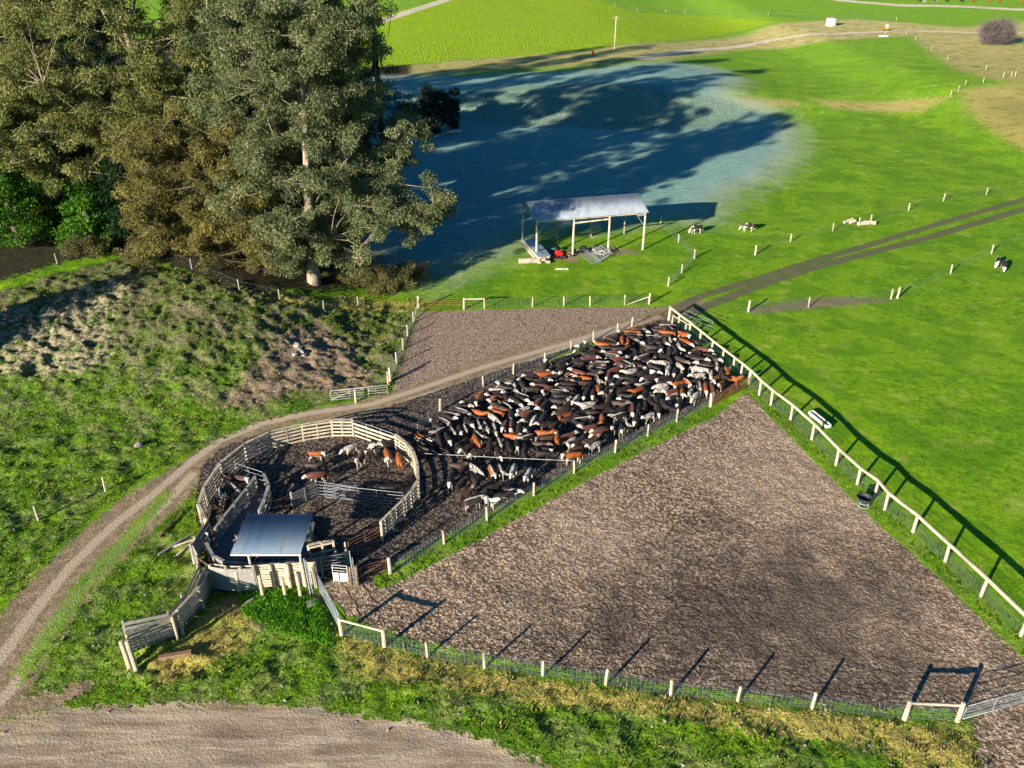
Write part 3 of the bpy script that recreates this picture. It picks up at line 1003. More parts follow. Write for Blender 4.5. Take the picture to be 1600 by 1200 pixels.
def wire_fence(label, pxs, hpost=1.35, r=.085, net=True, hnet=1.05, strainers=(), group=None, rail=(), stay=(), step=.3, rr=.008, rows=7, name='wire_fence',
               mat=None, ends_extra=()):
    pts = [spot(*p) for p in pxs]
    root = empty(name, pts[0], label=label, cat='fence', group=group)
    o0 = pts[0]
    loc = [p - o0 for p in pts]
    for i, p in enumerate(loc):
        big = i in strainers
        post(p, hpost * (1.1 if big else random.uniform(.95, 1.03)), r * (1.5 if big else random.uniform(.9, 1.1)), mat or WOOD, root)
    for i in rail:
        b = MB()
        b.tube([loc[i] + Vector((0, 0, hpost - .02)), loc[i + 1] + Vector((0, 0, hpost - .05))], .075, 8)
        b.build('rail', mat or WOOD, root)
    for i, j, t_ in stay:
        b = MB()
        b.tube([loc[i] + Vector((0, 0, hpost * .75)), loc[i].lerp(loc[j], t_) + Vector((0, 0, .02))], .06, 7)
        b.build('stay', mat or WOOD, root)
    if net:
        netting(loc, hnet, root, step, rows, rr, top_wires=1)
    return root


def gate(name, label, p, q, h=1.15, z0=.12, bars=5, r=.025, mat=None, braces='diag', uprights=1, group=None, mesh=False, loose=None):
    """pipe gate from p to q (ground points)"""
    p, q = Vector(p), Vector(q)
    root = empty(name, p, label=label, cat='gate', group=group)
    e = q - p
    L = e.length
    f = MB()
    zz = [z0 + (h - z0) * k / (bars - 1) for k in range(bars)]
    c0, c1 = Vector((0, 0, 0)), e
    rb = .12
    f.tube([c0 + Vector((0, 0, z0)), c0 + Vector((0, 0, h - rb)), c0.lerp(c1, rb / L) + Vector((0, 0, h)), c0.lerp(c1, 1 - rb / L) + Vector((0, 0, h)),
            c1 + Vector((0, 0, h - rb)), c1 + Vector((0, 0, z0)), c0 + Vector((0, 0, z0))], r, 6)
    f.build('frame', mat or STEEL, root, smoothf=True)
    b = MB()
    for z in zz[1:-1]:
        b.tube([c0 + Vector((0, 0, z)), c1 + Vector((0, 0, z))], r * .75, 5, cap=False)
    if mesh:
        nn = int(L / .16)
        for k in range(1, nn):
            m = c0.lerp(c1, k / nn)
            b.tube([m + Vector((0, 0, z0)), m + Vector((0, 0, h))], .006, 3, cap=False)
        for k in range(1, 8):
            z = z0 + (h - z0) * k / 8
            b.tube([c0 + Vector((0, 0, z)), c1 + Vector((0, 0, z))], .006, 3, cap=False)
    b.build('bars', mat or STEEL, root, smoothf=True)
    u = MB()
    for k in range(uprights):
        m = c0.lerp(c1, (k + 1) / (uprights + 1))
        u.tube([m + Vector((0, 0, z0)), m + Vector((0, 0, h))], r * .8, 5)
    if braces == 'diag':
        u.tube([c0 + Vector((0, 0, z0)), c0.lerp(c1, .5) + Vector((0, 0, h))], r * .7, 5)
        u.tube([c1 + Vector((0, 0, z0)), c0.lerp(c1, .5) + Vector((0, 0, h))], r * .7, 5)
    u.build('brace', mat or STEEL, root, smoothf=True)
    return root


def board_fence(label, pts, h=1.75, boards=5, bw=.15, z0=.12, mat=None, cap=True, inside=1, postr=.10, group=None, name='timber_yard_fence', solid=False,
                extra=.12, zs=None, sub=1, ptop=None, pmat=None, skip_posts=()):
    """run of posts with horizontal boards, pts world xy; zs: base level at each point"""
    zs = zs or [0] * len(pts)
    V = [Vector((p[0], p[1], z)) for p, z in zip(pts, zs)]
    root = empty(name, (V[0].x, V[0].y, 0), label=label, cat='fence', group=group)
    o0 = Vector((V[0].x, V[0].y, 0))
    V = [v - o0 for v in V]
    mat = mat or WOOD
    for i, v in enumerate(V):
        if i in skip_posts: continue
        post(Vector((v.x, v.y, v.z if zs[i] == 0 else 0)), (h + extra) + (zs[i] if zs[i] else 0), postr * random.uniform(.9, 1.1), pmat or mat, root)
    for i, (a, c) in enumerate(zip(V[:-1], V[1:])):
        d = (c - a)
        dh = Vector((d.x, d.y, 0)).normalized()
        nrm = Vector((-dh.y, dh.x, 0)) * inside
        off = nrm * (postr + .025)
        b = MB()
        gap = (h - z0 - bw) / max(1, boards - 1)
        for k in range(boards):
            z = z0 + bw / 2 + gap * k + random.uniform(-.012, .012)
            w_ = gap * .985 if solid else bw
            tl = random.uniform(-.012, .012)
            b.beam(a + off + Vector((0, 0, z + tl)) - dh * .03, c + off + Vector((0, 0, z - tl)) + dh * .03, .035, w_)
        for s_ in range(1, sub + 1):
            m = a.lerp(c, s_ / (sub + 1)) + nrm * (postr - .01 + .055)
            b.beam(m + Vector((0, 0, z0)), m + Vector((0, 0, h + .02)), .09, .05, up=nrm)
        b.build('board_panel', mat, root)
        if cap:
            b = MB()
            b.beam(a + nrm * .02 + Vector((0, 0, h + extra + .02)) - dh * .05, c + nrm * .02 + Vector((0, 0, h + extra + .02)) + dh * .05, .22, .045)
            b.build('cap_rail', mat, root)
    return root


# --- paddock fences -------------------------------------------------
wire_fence("wire netting fence along the front of the big mud paddock, railed at both ends",
           [(534, 992), (601, 1010), (668, 1026), (757, 1042), (848, 1057), (946, 1071), (1048, 1086), (1152, 1097), (1268, 1108), (1413, 1123), (1495, 1128)],
           1.42, .095, strainers=(0, 1, 9, 10), rail=(0, 9), step=.28)
wire_fence("netting fence with a grass strip at its foot between the cattle mob and mud paddock",
           [(610, 896), (694, 849), (761, 813), (834, 774), (897, 739), (961, 707), (1012, 681), (1057, 659), (1110, 635)],
           1.35, .095, strainers=(0, 8), step=.28)
wire_fence('low fence of short posts on the far side of the cattle mob beside the track',
           [(688, 642), (755, 604), (802, 584), (851, 566), (892, 547), (927, 533), (965, 519), (987, 510)], 1.25, .09, strainers=(0,), step=.5, rows=6)
wire_fence('post and netting fence on the left edge of the gravel paddock',
           [(654, 482), (646, 504), (637, 524), (630, 546), (620, 570), (610, 596)], 1.45, .09, strainers=(0, 5), step=.4, stay=((0, 1, .8),))
wire_fence('wire fence between the gravel paddock and the grass in front of the hay shed',
           [(725, 483), (757, 482), (832, 480), (881, 478), (922, 478), (976, 476), (1014, 475)], 1.35, .085, strainers=(0, 6), rail=(0,), step=.6, rows=6,
           stay=((6, 5, .9),))
wire_fence('wire fence running from the track corner up past the right end of the hay shed',
           [(1044, 447), (1065, 427), (1085, 404), (1060, 379), (1032, 350)], 1.3, .085, strainers=(2,), step=.6, rows=6)
wire_fence('upper line of fence posts across the green pasture above the two wheel ruts',
           [(1180, 398), (1235, 378), (1301, 361), (1342, 352), (1360, 347), (1419, 331), (1474, 314), (1541, 304), (1612, 288)], 1.35, .09, net=True,
           step=0, rows=4, strainers=(0,), rr=.007)
wire_fence('lower line of fence posts across the green pasture below the wheel ruts',
           [(1169, 487), (1263, 480), (1392, 467), (1402, 466), (1485, 428), (1549, 396), (1604, 372)], 1.4, .09, step=0, rows=4, strainers=(0, 3), rr=.007)
wire_fence('fence line along the foot of the dry bank near the upper right corner',
           [(1485, 151), (1497, 143), (1508, 134), (1536, 130), (1567, 122), (1580, 119), (1586, 119)], 1.5, .08, step=0, rows=4, rr=.012)
wire_fence('distant fence along the farm track between dry grass and the right-hand pasture',
           [(1180, 70), (1212, 64), (1250, 61), (1290, 58), (1348, 57), (1383, 55), (1416, 53), (1430, 62), (1455, 78), (1480, 93), (1540, 110)], 1.4, .06, step=0,
           rows=4, rr=.014)
wire_fence('distant fence between the crop field and the bright far pasture',
           [(960, 10), (995, 18), (1040, 19), (1070, 21), (1140, 22), (1200, 24), (1300, 30), (1400, 33)], 1.6, .07, step=0, rows=3, rr=.02)
wire_fence('wire fence under the trees at the top of the bare bank', [(90, 412), (165, 387), (232, 392), (300, 420), (374, 452), (437, 466), (506, 485), (560, 478)],
           1.35, .09, step=0, rows=4, rr=.007, mat=WOODG)
wire_fence('lone wire fence crossing the grass left of the bend in the track', [(165, 768), (60, 812), (-60, 860)], 1.45, .08, step=0, rows=4, rr=.008)

# --- high rail fence down the right side ----------------------------
rp = [(1045, 500), (1060, 512), (1077, 525), (1093, 538), (1111, 553), (1128, 567), (1145, 580), (1157, 590), (1170, 601), (1186, 617), (1204, 633), (1235, 657), (1268, 687),
      (1306, 727), (1339, 757), (1366, 777), (1382, 797), (1426, 832), (1476, 879), (1532, 932), (1594, 994), (1660, 1062)]
pts = [spot(*p) for p in rp]
root = empty('rail_fence', pts[0], label='long pale rail fence with netting sloping down the right side of the yards', cat='fence')
loc = [p - pts[0] for p in pts]
HR = 1.62
for i, p in enumerate(loc):
    post(p, HR - .02, .12 if i not in (0, 8) else .17, WOODP, root)
for a, c in zip(loc[:-1], loc[1:]):
    b = MB()
    dd = (c - a).normalized() * .04
    b.tube([a + Vector((0, 0, HR + .06)) - dd, (a + c) / 2 + Vector((0, 0, HR + .05 + random.uniform(-.015, .015))), c + Vector((0, 0, HR + .06)) + dd], .135, 8)
    b.build('rail', WOODP, root)
netting(loc, 1.15, root, .32, 7, .008)
bm_ = MB()
off = Vector((.5, -.55, 0))
p3 = [spot(1050, 506) - pts[0], spot(1071, 519) - pts[0], spot(1078, 522) - pts[0]]
for p in p3: post(p, 1.15, .10, WOODP, root, name='inner_post')
bm_.tube([p3[0] + Vector((0, 0, 1.1)), p3[2] + Vector((0, 0, 1.05))], .07, 7)
bm_.build('inner_rail', WOODP, root)

# --- gates ----------------------------------------------------------
gate('pipe_gate', 'open white pipe gate with diagonal braces on the grass left of the gravel paddock', spot(606, 617), spot(517, 627), 1.15, uprights=2, mat=WHITE)
gate('rusty_gate', 'low rusty gate at the back left corner of the gravel paddock', spot(656, 483), spot(723, 482), 1.05, mat=RUST, uprights=2, braces='')
gate('mesh_gate', 'brown mesh gate joining the mob fence to the high rail fence', spot(1112, 636), spot(1166, 606), 1.25, mat=RUST, mesh=True, uprights=1)
gate('mesh_gate', 'silver mesh gate at the bottom right end of the mud paddock fence', spot(1502, 1127), spot(1640, 1088), 1.25, mat=STEEL, mesh=True, uprights=2, braces='')
gate('pipe_gate', 'tall silver mesh gate seen end-on beside the lush weeds at the yard corner', spot(532, 985), Vector((*xy(500, 925), 0)), 1.7, mat=STEEL, mesh=True, uprights=1)
gate('pipe_gate', 'silver pipe gate between the round yard and the far mob fence', spot(686, 644), spot(653, 680), 1.3, mat=STEEL, uprights=1, braces='')
gate('pipe_gate', 'thin galvanised gate standing open behind the top of the high rail fence', spot(1068, 498), spot(1112, 516), 1.2, mat=STEEL, uprights=0, braces='')
gate('rusty_gate', 'rusty gate across the far corner of the mob beside the track', spot(990, 511), spot(1040, 501), 1.15, mat=RUST, uprights=2, braces='')
gate('rusty_gate', 'short rusty six-bar gate at the near end of the grass strip', spot(566, 908), spot(604, 895), 1.3, mat=RUST, bars=6, uprights=0, braces='')
post_t = [spot(607, 621), spot(588, 624)]
for p, lab in ((spot(556, 629), 'pale post holding the middle of the open white pipe gate'), (spot(607, 600), 'yellow-topped strainer post beside the hinges of the open white gate')):
    post(p, 1.5, .11, WOOD, None, name='gate_post')
    o = bpy.context.scene.collection.objects[-1]
    tag(o, lab, 'post')
tape = empty('electric_tape', Vector((*xy(650, 712), 0)), label='thin white electric tape parting the small group from the main mob', cat='tape')
o0 = tape.location
q0 = [Vector((*xy(652, 708, 1.0), 1.0)) - o0, Vector((*xy(780, 714, 1.0), .93)) - o0, Vector((*xy(894, 720, 1.0), 1.0)) - o0]
b = MB(); b.tube(q0, .02, 4); b.build('tape', WHITE, tape)
b = MB()
for q in (.35, .7):
    p = q0[0].lerp(q0[2], q)
    b.tube([Vector((p.x, p.y, 0)), Vector((p.x, p.y, 1.05))], .012, 4)
b.build('standard', WHITE, tape)

# --- round yard -----------------------------------------------------
HY = 1.75
ring1 = [xy(*p, 1.9) for p in ((550, 655), (517, 655), (471, 662), (421, 674), (381, 693), (343, 723), (318, 760), (309, 787), (320, 810))]
board_fence('pale timber boards curving round the left and back of the round cattle yard', ring1, HY, 5, .17, inside=1, group='round yard fences', sub=1)
ring2 = [xy(*p, 1.9) for p in ((618, 678), (634, 690), (646, 704), (653, 726), (653, 750), (643, 766), (630, 781), (612, 798), (595, 815))]
board_fence('timber boards curving round the right side of the round cattle yard', ring2, HY, 5, .17, inside=-1, group='round yard fences', sub=1)
r0, r1 = Vector((*ring1[0], 0)), Vector((*ring2[0], 0))
g_ = empty('boarded_gate', r0, label='boarded gate with a curved pipe top at the back of the round yard', cat='gate')
e = r1 - r0
b = MB()
for k in range(4):
    z = .2 + k * .42
    b.beam(e * .03 + Vector((0, 0, z)), e * (.97 if k else .7) + Vector((0, 0, z)), .04, .20)
b.build('boards', WOOD, g_)
b = MB()
b.tube([e * .02 + Vector((0, 0, .1)), e * .02 + Vector((0, 0, 1.85)), e * .5 + Vector((0, 0, 1.88)), e * .92 + Vector((0, 0, 1.84)), e * .985 + Vector((0, 0, 1.6)), e * .985 + Vector((0, 0, .1))], .028, 6)
for q in (.33, .66): b.tube([e * q + Vector((0, .06, .1)), e * q + Vector((0, .06, 1.86))], .03, 6)
b.build('frame', STEEL, g_, smoothf=True)

a0, a1 = Vector((*ring2[-1], 0)), Vector((*xy(543, 842, 1.8), 0))
gate('rusty_gate', 'long dark red pipe gate closing the near side of the round yard', a0, a1, 1.6, mat=RUST, bars=6, uprights=1, braces='', r=.032)

# inner divisions of the round yard
i0, i1 = xy(454, 768, 1.6), xy(493, 749, 1.6)
board_fence('short inner timber fence behind the iron roof, meeting the crossing pipe gates', [i0, i1], 1.45, 5, .17, inside=-1, cap=False, mat=WOODG)
rr_ = Vector((*xy(630, 770, 1.4), 0))
gate('pipe_gate', 'long silver pipe gate crossing the middle of the round yard', Vector((*i1, 0)) + Vector((.1, 0, 0)), Vector((*xy(560, 762, 1.4), 0)), 1.4, mat=STEEL, uprights=1, bars=5, braces='')
gate('pipe_gate', 'second silver pipe gate overlapping the first inside the round yard', Vector((*xy(505, 757, 1.4), 0)), rr_, 1.4, mat=STEEL, uprights=2, bars=5, braces='')
gate('rusty_gate', 'dark rusty gate joining the catwalk to the inner timber fence', Vector((*xy(420, 788, 1.3), 0)), Vector((*i0, 0)), 1.35, mat=RUST, bars=5, uprights=1, braces='')
# forcing pen fence and catwalk
f0 = [xy(*p, 1.75) for p in ((398, 744), (385, 762), (366, 786), (348, 808), (336, 824))]
board_fence('straight timber fence between the small forcing pen and the grey catwalk', f0, 1.6, 4, .24, inside=1, mat=WOODG, group=None, cap=True, sub=0)
f1 = [xy(*p, 1.6) for p in ((412, 741), (419, 758), (413, 778), (405, 797))]
board_fence('short curved timber fence on the round yard side of the catwalk', f1, 1.5, 3, .30, inside=1, mat=WOODG, cap=True, sub=0)
gate('pipe_gate', 'small silver pipe gate at the back of the forcing pen', Vector((*xy(363, 722, 1.5), 0)), Vector((*xy(411, 738, 1.5), 0)), 1.5, mat=STEEL, bars=4, uprights=1, braces='')
cw = [xy(*p, .5) for p in ((400, 762), (412, 766), (404, 806), (410, 812), (492, 815), (478, 885), (440, 888), (392, 887), (356, 884), (330, 872), (322, 860), (338, 842))]
cat_ = empty('catwalk', (*cw[0], 0), label='grey plank catwalk beside the race running in under the iron roof', cat='platform')
b = MB()
o0 = Vector((*cw[0], 0))
cwl = [(p[0] - o0.x, p[1] - o0.y) for p in cw]
ys = [p[1] for p in cwl]
y_ = min(ys)
while y_ < max(ys):
    xs = []
    ym = y_ + .1
    for k in range(len(cwl)):
        (ax, ay), (bx_, by_) = cwl[k], cwl[(k + 1) % len(cwl)]
        if (ay > ym) != (by_ > ym): xs.append(ax + (ym - ay) * (bx_ - ax) / (by_ - ay))
    xs.sort()
    for q in range(0, len(xs) - 1, 2):
        b.box(((xs[q] + xs[q + 1]) / 2, ym, .43 + random.uniform(-.006, .006)), (xs[q + 1] - xs[q], .185, .05))
    y_ += .2
b.build('deck', PLANK, cat_)
b = MB()
for p in cwl: b.box((p[0] * .97, p[1] * .97 - .05, .19), (.14, .14, .4))
b.build('bearer', WOODG, cat_)

# curved race: inner and outer walls
HW = 2.25
outer = [xy(*p, HW) for p in ((328, 881), (352, 885), (374, 885), (396, 884), (422, 882), (448, 881), (472, 879), (491, 880))]
board_fence('high pale plank wall on stout posts along the front of the curved race', outer, HW - .1, 9, .185, z0=.05, inside=1, postr=.14, extra=.05, sub=0, pmat=WOOD, cap=False,
            name='plank_wall')
wall = [o for o in scene.objects if o.name.startswith('plank_wall')][0]
o0 = wall.location
for p, h in (((411, 932), 1.95), ((446, 931), 1.7), ((470, 932), 2.0), ((374, 925), 1.9)):
    x_, y2 = xy(*p, 0)
    post(Vector((x_, y2, 0)) - Vector((o0.x, o0.y, 0)), h, .13, WOOD, wall, name='buttress_post')
b = MB()
for i in range(3):
    a, c = Vector((*outer[i], 0)) - o0, Vector((*outer[i + 1], 0)) - o0
    b.beam(a + Vector((0, -.16, 1.12)), c + Vector((0, -.16, 1.12)), .02, 2.05)
b.build('sheet', WOODG, wall)
inner = [xy(*p, 1.85) for p in ((321, 846), (332, 866), (352, 876), (390, 879), (430, 877), (470, 873), (500, 869))]
board_fence('inner plank wall of the curved race at the edge of the catwalk', inner, 1.6, 6, .24, inside=1, postr=.09, mat=WOODG, sub=0, extra=.1)
lw_ = [xy(*p, 2.0) for p in ((322, 809), (303, 838), (297, 850), (306, 868))]
board_fence('close-boarded outer wall of the race between the forcing pen and the ramp', lw_, 1.9, 7, .24, inside=1, postr=.12, mat=WOODG, sub=0, extra=.1, cap=False)
# loading ramp
rl = [xy(307, 875, 2.0), xy(283, 925, 2.2), xy(261, 954, 2.3), xy(190, 970, 2.7)]
rz = [.001, .35, .6, 1.05]
board_fence('left side wall of the cattle loading ramp', rl, 1.55, 4, .26, inside=1, postr=.10, mat=WOODG, sub=0, zs=rz, cap=False, extra=.1, name='ramp_wall')
rw = [xy(326, 882, 2.0), xy(310, 916, 2.1), xy(268, 961, 2.35), xy(196, 990, 2.75)]
board_fence('right side wall of the loading ramp with gaps between its boards', rw, 1.6, 6, .17, inside=-1, postr=.11, mat=WOOD, sub=1, zs=rz, cap=True, extra=.05, name='ramp_wall')
a, c = Vector((*rw[0], .1)), Vector((*rw[1], .2))
ramp = empty('loading_ramp', (rl[0][0], rl[0][1], 0), label='sloping plank floor and end posts of the cattle loading ramp', cat='ramp')
o0 = Vector((rl[0][0], rl[0][1], 0))
b = MB()
for i in range(3):
    n_ = 9
    for k in range(n_):
        t0 = (k + .5) / n_
        pL = Vector((*rl[i], rz[i])).lerp(Vector((*rl[i + 1], rz[i + 1])), t0) - o0
        pR = Vector((*rw[i], rz[i])).lerp(Vector((*rw[i + 1], rz[i + 1])), t0) - o0
        d = (Vector((*rl[i + 1], 0)) - Vector((*rl[i], 0))).length / n_
        b.beam(pL, pR, d * .9, .06)
b.build('floor', WOODG, ramp)
for q, (pxl, h) in enumerate((((214, 1050), 2.75), ((204, 1047), 2.55), ((286, 993), 2.3))):
    x_, y2 = xy(*pxl, 0)
    post(Vector((x_, y2, 0)) - o0, h, .15 if q < 2 else .12, WOODP, ramp, name='end_post')
b = MB()
b.tube([Vector((*xy(306, 870, 1.9), 1.9)) - o0, Vector((*xy(328, 884, 1.9), 1.9)) - o0], .03, 6)
b.tube([Vector((*xy(308, 873, 1.5), 1.5)) - o0, Vector((*xy(328, 886, 1.5), 1.5)) - o0], .03, 6)
b.build('red_bar', RUST, ramp)
dw = (Vector((*rw[1], 0)) - Vector((*rw[0], 0)))
b = MB()
a = Vector((*rw[0], 0)) - o0
nn_ = Vector((dw.y, -dw.x, 0)).normalized() * .16
if nn_.y > 0: nn_ = -nn_
b.beam(a + nn_ + Vector((0, 0, 1.05)), a + dw + nn_ + Vector((0, 0, 1.15)), .03, 1.9)
b.build('sheet', WOODG, ramp)
# timber sill block below the ramp
sp = spot(275, 1029)
b = MB(); b.beam((-1.0, -.22, .2), (1.0, .22, .25), .28, .3)
b.build('timber_beam', WOODB, None, loc=(sp.x, sp.y, sp.z), label='heavy brown timber beam lying on the dirt mound below the loading ramp', cat='beam')

# shelter roof over the crush
xs0, xs1, yf, yb, zf, zb = -19.95, -15.0, 45.55, 49.9, 3.0, 3.12
sh = empty('yard_shelter', ((xs0 + xs1) / 2, yf, 0), label='blue-grey corrugated iron roof on round poles over the cattle crush', cat='shelter')
o0 = sh.location.copy()
nx_ = 34 * 8
V = []
for j in range(2):
    for i in range(nx_ + 1):
        f = i / nx_
        V.append((xs0 + (xs1 - xs0) * f - o0.x, (yf if j == 0 else yb) - o0.y, (zf if j == 0 else zb) + 0.05 * math.cos(f * 34 * 2 * math.pi)))
F = [(i, i + 1, nx_ + 2 + i, nx_ + 1 + i) for i in range(nx_)]
ro = link('roof', mesh_np('roof', V, F, TIN, smoothf=True), sh)
mo = ro.modifiers.new('sheet', 'SOLIDIFY'); mo.thickness = .006
b = MB()
b.beam((xs0 - o0.x - .03, -.03, zf - .10), (xs1 - o0.x + .03, -.03, zf - .10), .045, .14)
b.build('fascia', WHITE, sh)
b = MB()
for yy in (.35, 1.6, 2.9, 4.1): b.beam((xs0 - o0.x + .02, yy, zf - .11), (xs1 - o0.x - .02, yy, zf - .11), .06, .1)
b.build('purlin', WOODG, sh)
for pp, zt in (((396, 920), 2.93), ((476, 912), 2.93)):
    x_, y2 = xy(*pp, 0)
    post(Vector((x_, yf + .05, 0)) - o0, zt - .05, .10, WOODP, sh, name='pole')
for x_ in (xs0 + .35, xs1 - .3): post(Vector((x_, yb - .2, 0)) - o0, 3.0, .10, WOODP, sh, name='pole')

# right-hand corner of the yards: posts, race rails, white drafting gate
cr = [xy(*p, 1.7) for p in ((482, 852), (503, 847), (521, 843))]
board_fence('short pale rail fence right of the iron roof ending at a squat post', cr, 1.6, 3, .17, inside=-1, mat=WOOD, cap=True, sub=0)
b2 = [xy(*p, 1.5) for p in ((478, 872), (500, 868), (525, 862), (541, 858))]
board_fence('low boards of the race exit between the iron roof and the tall slide gate', b2, 1.4, 4, .2, inside=-1, mat=WOODG, cap=False, sub=0)
wg = [Vector((*xy(522, 909), 0)), Vector((*xy(545, 911), 0))]
g_ = empty('drafting_gate', wg[0], label='white sheeted drafting gate with a small rail top beside two brown posts', cat='gate')
e = wg[1] - wg[0]
b = MB(); b.beam(Vector((0, 0, .5)), e * .38 + Vector((0, 0, .5)), .04, .85); b.beam(e * .45 + Vector((0, 0, .5)), e + Vector((0, 0, .5)), .04, .85)
b.build('sheet', WHITE, g_)
b = MB()
for z in (1.1, 1.35, 1.6): b.tube([Vector((0, 0, z)), e + Vector((0, 0, z))], .022, 6)
for q in (0, 1): b.tube([e * q, e * q + Vector((0, 0, 1.62))], .03, 6)
b.build('frame', WHITE, g_)
sl = empty('slide_gate', Vector((*xy(550, 914), 0)), label='tall slide gate of two brown posts and a long galvanised guide pole', cat='gate')
o0 = sl.location.copy()
for pp in ((549, 915), (559, 915)):
    post(Vector((*xy(*pp), 0)) - o0, 1.75, .11, WOODB, sl)
b = MB()
p0_ = Vector((*xy(554, 915), 0)) - o0
b.tube([p0_, p0_ + Vector((-.08, .05, 3.2))], .05, 7)
b.tube([p0_ + Vector((.12, 0, .0)), p0_ + Vector((.06, .05, 2.6))], .03, 6)
for z in (.8, 1.6, 2.3): b.tube([p0_ + Vector((-.05, .02, z)), p0_ + Vector((.13, .02, z))], .02, 5)
b.build('guide_pole', STEEL, sl)
# galvanised head-bail pole at the front corner of the roof
hb = empty('head_bail', Vector((*xy(485, 928), 0)), label='galvanised twin-pole frame leaning at the front right corner of the iron roof', cat='frame')
b = MB()
b.tube([(0, 0, 0), (-.1, .1, 3.2)], .055, 7); b.tube([(.2, 0, 0), (.02, .1, 3.0)], .04, 7)
for z in (.6, 1.2, 1.8, 2.4): b.tube([(-.02, .02, z), (.17, .02, z)], .02, 5)
b.build('frame', STEEL, hb)
ep = Vector((*xy(517, 922), 0))
post(Vector((*xy(492, 918, 0), 0)), 1.9, .13, WOOD, None, name='corner_post')
tag(scene.collection.objects[-1], 'stout corner post between the front race wall and the end-on mesh gate', 'post')
post(Vector((*xy(541, 872, 0), 0)), 1.6, .10, WOOD, None, name='corner_post')
tag(scene.collection.objects[-1], 'post at the near end of the long dark red gate', 'post')
# broken timbers beside the race
for i, (p, q, lab, mt) in enumerate((((248, 868), (300, 838), 'weathered rail lying in the grass, leftmost of the loose timbers by the race', WOODG),
                                     ((262, 858), (306, 846), 'pale round rail lying nearest the race wall among the loose timbers', WOOD),
                                     ((276, 868), (303, 850), 'short pale board leaning on the outer race wall', WOOD),
                                     ((250, 842), (280, 800), 'thin dark branch lying above the loose timbers by the race', WOODB),
                                     ((384, 945), (396, 938), 'small square board lying in the weeds at the wall corner', WOODG))):
    a, c = spot(*p), spot(*q)
    b = MB(); b.tube([Vector((0, 0, .12)), (c - a) * .5 + Vector((0, 0, .18)), (c - a) + Vector((0, 0, .2))], [.10, .09, .07], 6)
    b.build('loose_timber', mt, None, loc=a, label=lab, cat='timber')
sp = spot(488, 945)
b = MB(); b.box((0, 0, .10), (.75, .55, .08), .5)
b.build('paving_slab', STONE, None, loc=sp, label='flat concrete slab in the weeds below the end-on mesh gate', cat='slab')

# --- hay shed -------------------------------------------------------
fx = [(838, 407), (895, 406), (951, 391), (1004, 391)]
A0, A1, B0, B1 = Vector((3.5, 112.6, 0)), Vector((19.3, 116.6, 0)), Vector((1.6, 119.9, 0)), Vector((17.3, 124.3, 0))
shed = empty('pole_shed', A0, label='open-sided hay shed with silver iron roof on tall pale poles', cat='shed')
zg = 0
ux = (A1 - A0); uy = (B0 - A0)
HE, HRG = 5.9, 7.35
for k in range(4):
    post(ux * (k / 3), HE - .02, .15, WOOD, shed, name='pole')
    post(ux * (k / 3) + uy, HE - .02, .15, WOODG, shed, name='pole')


def slope(name, lo, hi, z0, z1, over=.35, n=110):
    V, F = [], []
    e0 = -.3 / ux.length
    for j in range(2):
        base = lo if j == 0 else hi
        for i in range(n * 4 + 1):
            f = e0 + (1 - 2 * e0) * i / (n * 4)
            p = ux * f + uy * base
            V.append((p.x, p.y, (z0 if j == 0 else z1) + .018 * math.cos(2 * math.pi * i / 4)))
    m_ = n * 4
    F = [(i, i + 1, m_ + 2 + i, m_ + 1 + i) for i in range(m_)]
    o = link(name, mesh_np(name, V, F, TIN2, smoothf=True), shed)
    q = o.modifiers.new('sheet', 'SOLIDIFY'); q.thickness = .01
    return o


slope('roof', -.06, .52, HE - .08, HRG)
slope('roof', 1.06, .52, HE - .08, HRG)
b = MB()
for j, z in ((0, HE - .25), (1, HE - .25)):
    b.beam(uy * j + Vector((0, 0, z)), ux + uy * j + Vector((0, 0, z)), .1, .28)
b.beam(ux * .34 + Vector((0, -.12, HE - .9)), ux * .66 + Vector((0, -.12, HE - .7)), .08, .22)
b.build('beam', WOOD, shed)
for f in (0, 1 / 3, 2 / 3, 1):
    b = MB()
    p = ux * f
    pk = p + uy * .52 + Vector((0, 0, HRG - .1))
    b.beam(p + Vector((0, 0, HE - .12)), pk, .08, .16)
    b.beam(p + uy + Vector((0, 0, HE - .12)), pk, .08, .16)
    b.beam(p + Vector((0, 0, HE - .3)), p + uy + Vector((0, 0, HE - .3)), .08, .16)
    b.build('truss', WOODG, shed)
b = MB()
for k in range(14):
    f0_, f1_ = k / 14, (k + 1) / 14
    def top_(f): return HE - .12 + (HRG - HE) * (f / .52 if f < .52 else (1 - f) / .48)
    o_ = -ux.normalized() * .22
    pa, pb = uy * f0_ + o_, uy * f1_ + o_
    b.poly([pa + Vector((0, 0, HE - 1.0 if False else HE - .25)), pb + Vector((0, 0, HE - .25)), pb + Vector((0, 0, top_(f1_))), pa + Vector((0, 0, top_(f0_)))])
b.build('gable_sheet', TIN2, shed)
b = MB()
for f, s_ in ((0, .09), (1, -.09)):
    b.tube([ux * f + Vector((0, 0, 3.6)), ux * (f + s_) + uy * .0 + Vector((0, 0, HE - .3))], .05, 6)
b.tube([ux * .93 + Vector((0, -.1, HE - .55)), ux * 1.0 + Vector((0, -.1, HE - .5))], .12, 6)
b.build('brace', WOODG, shed)
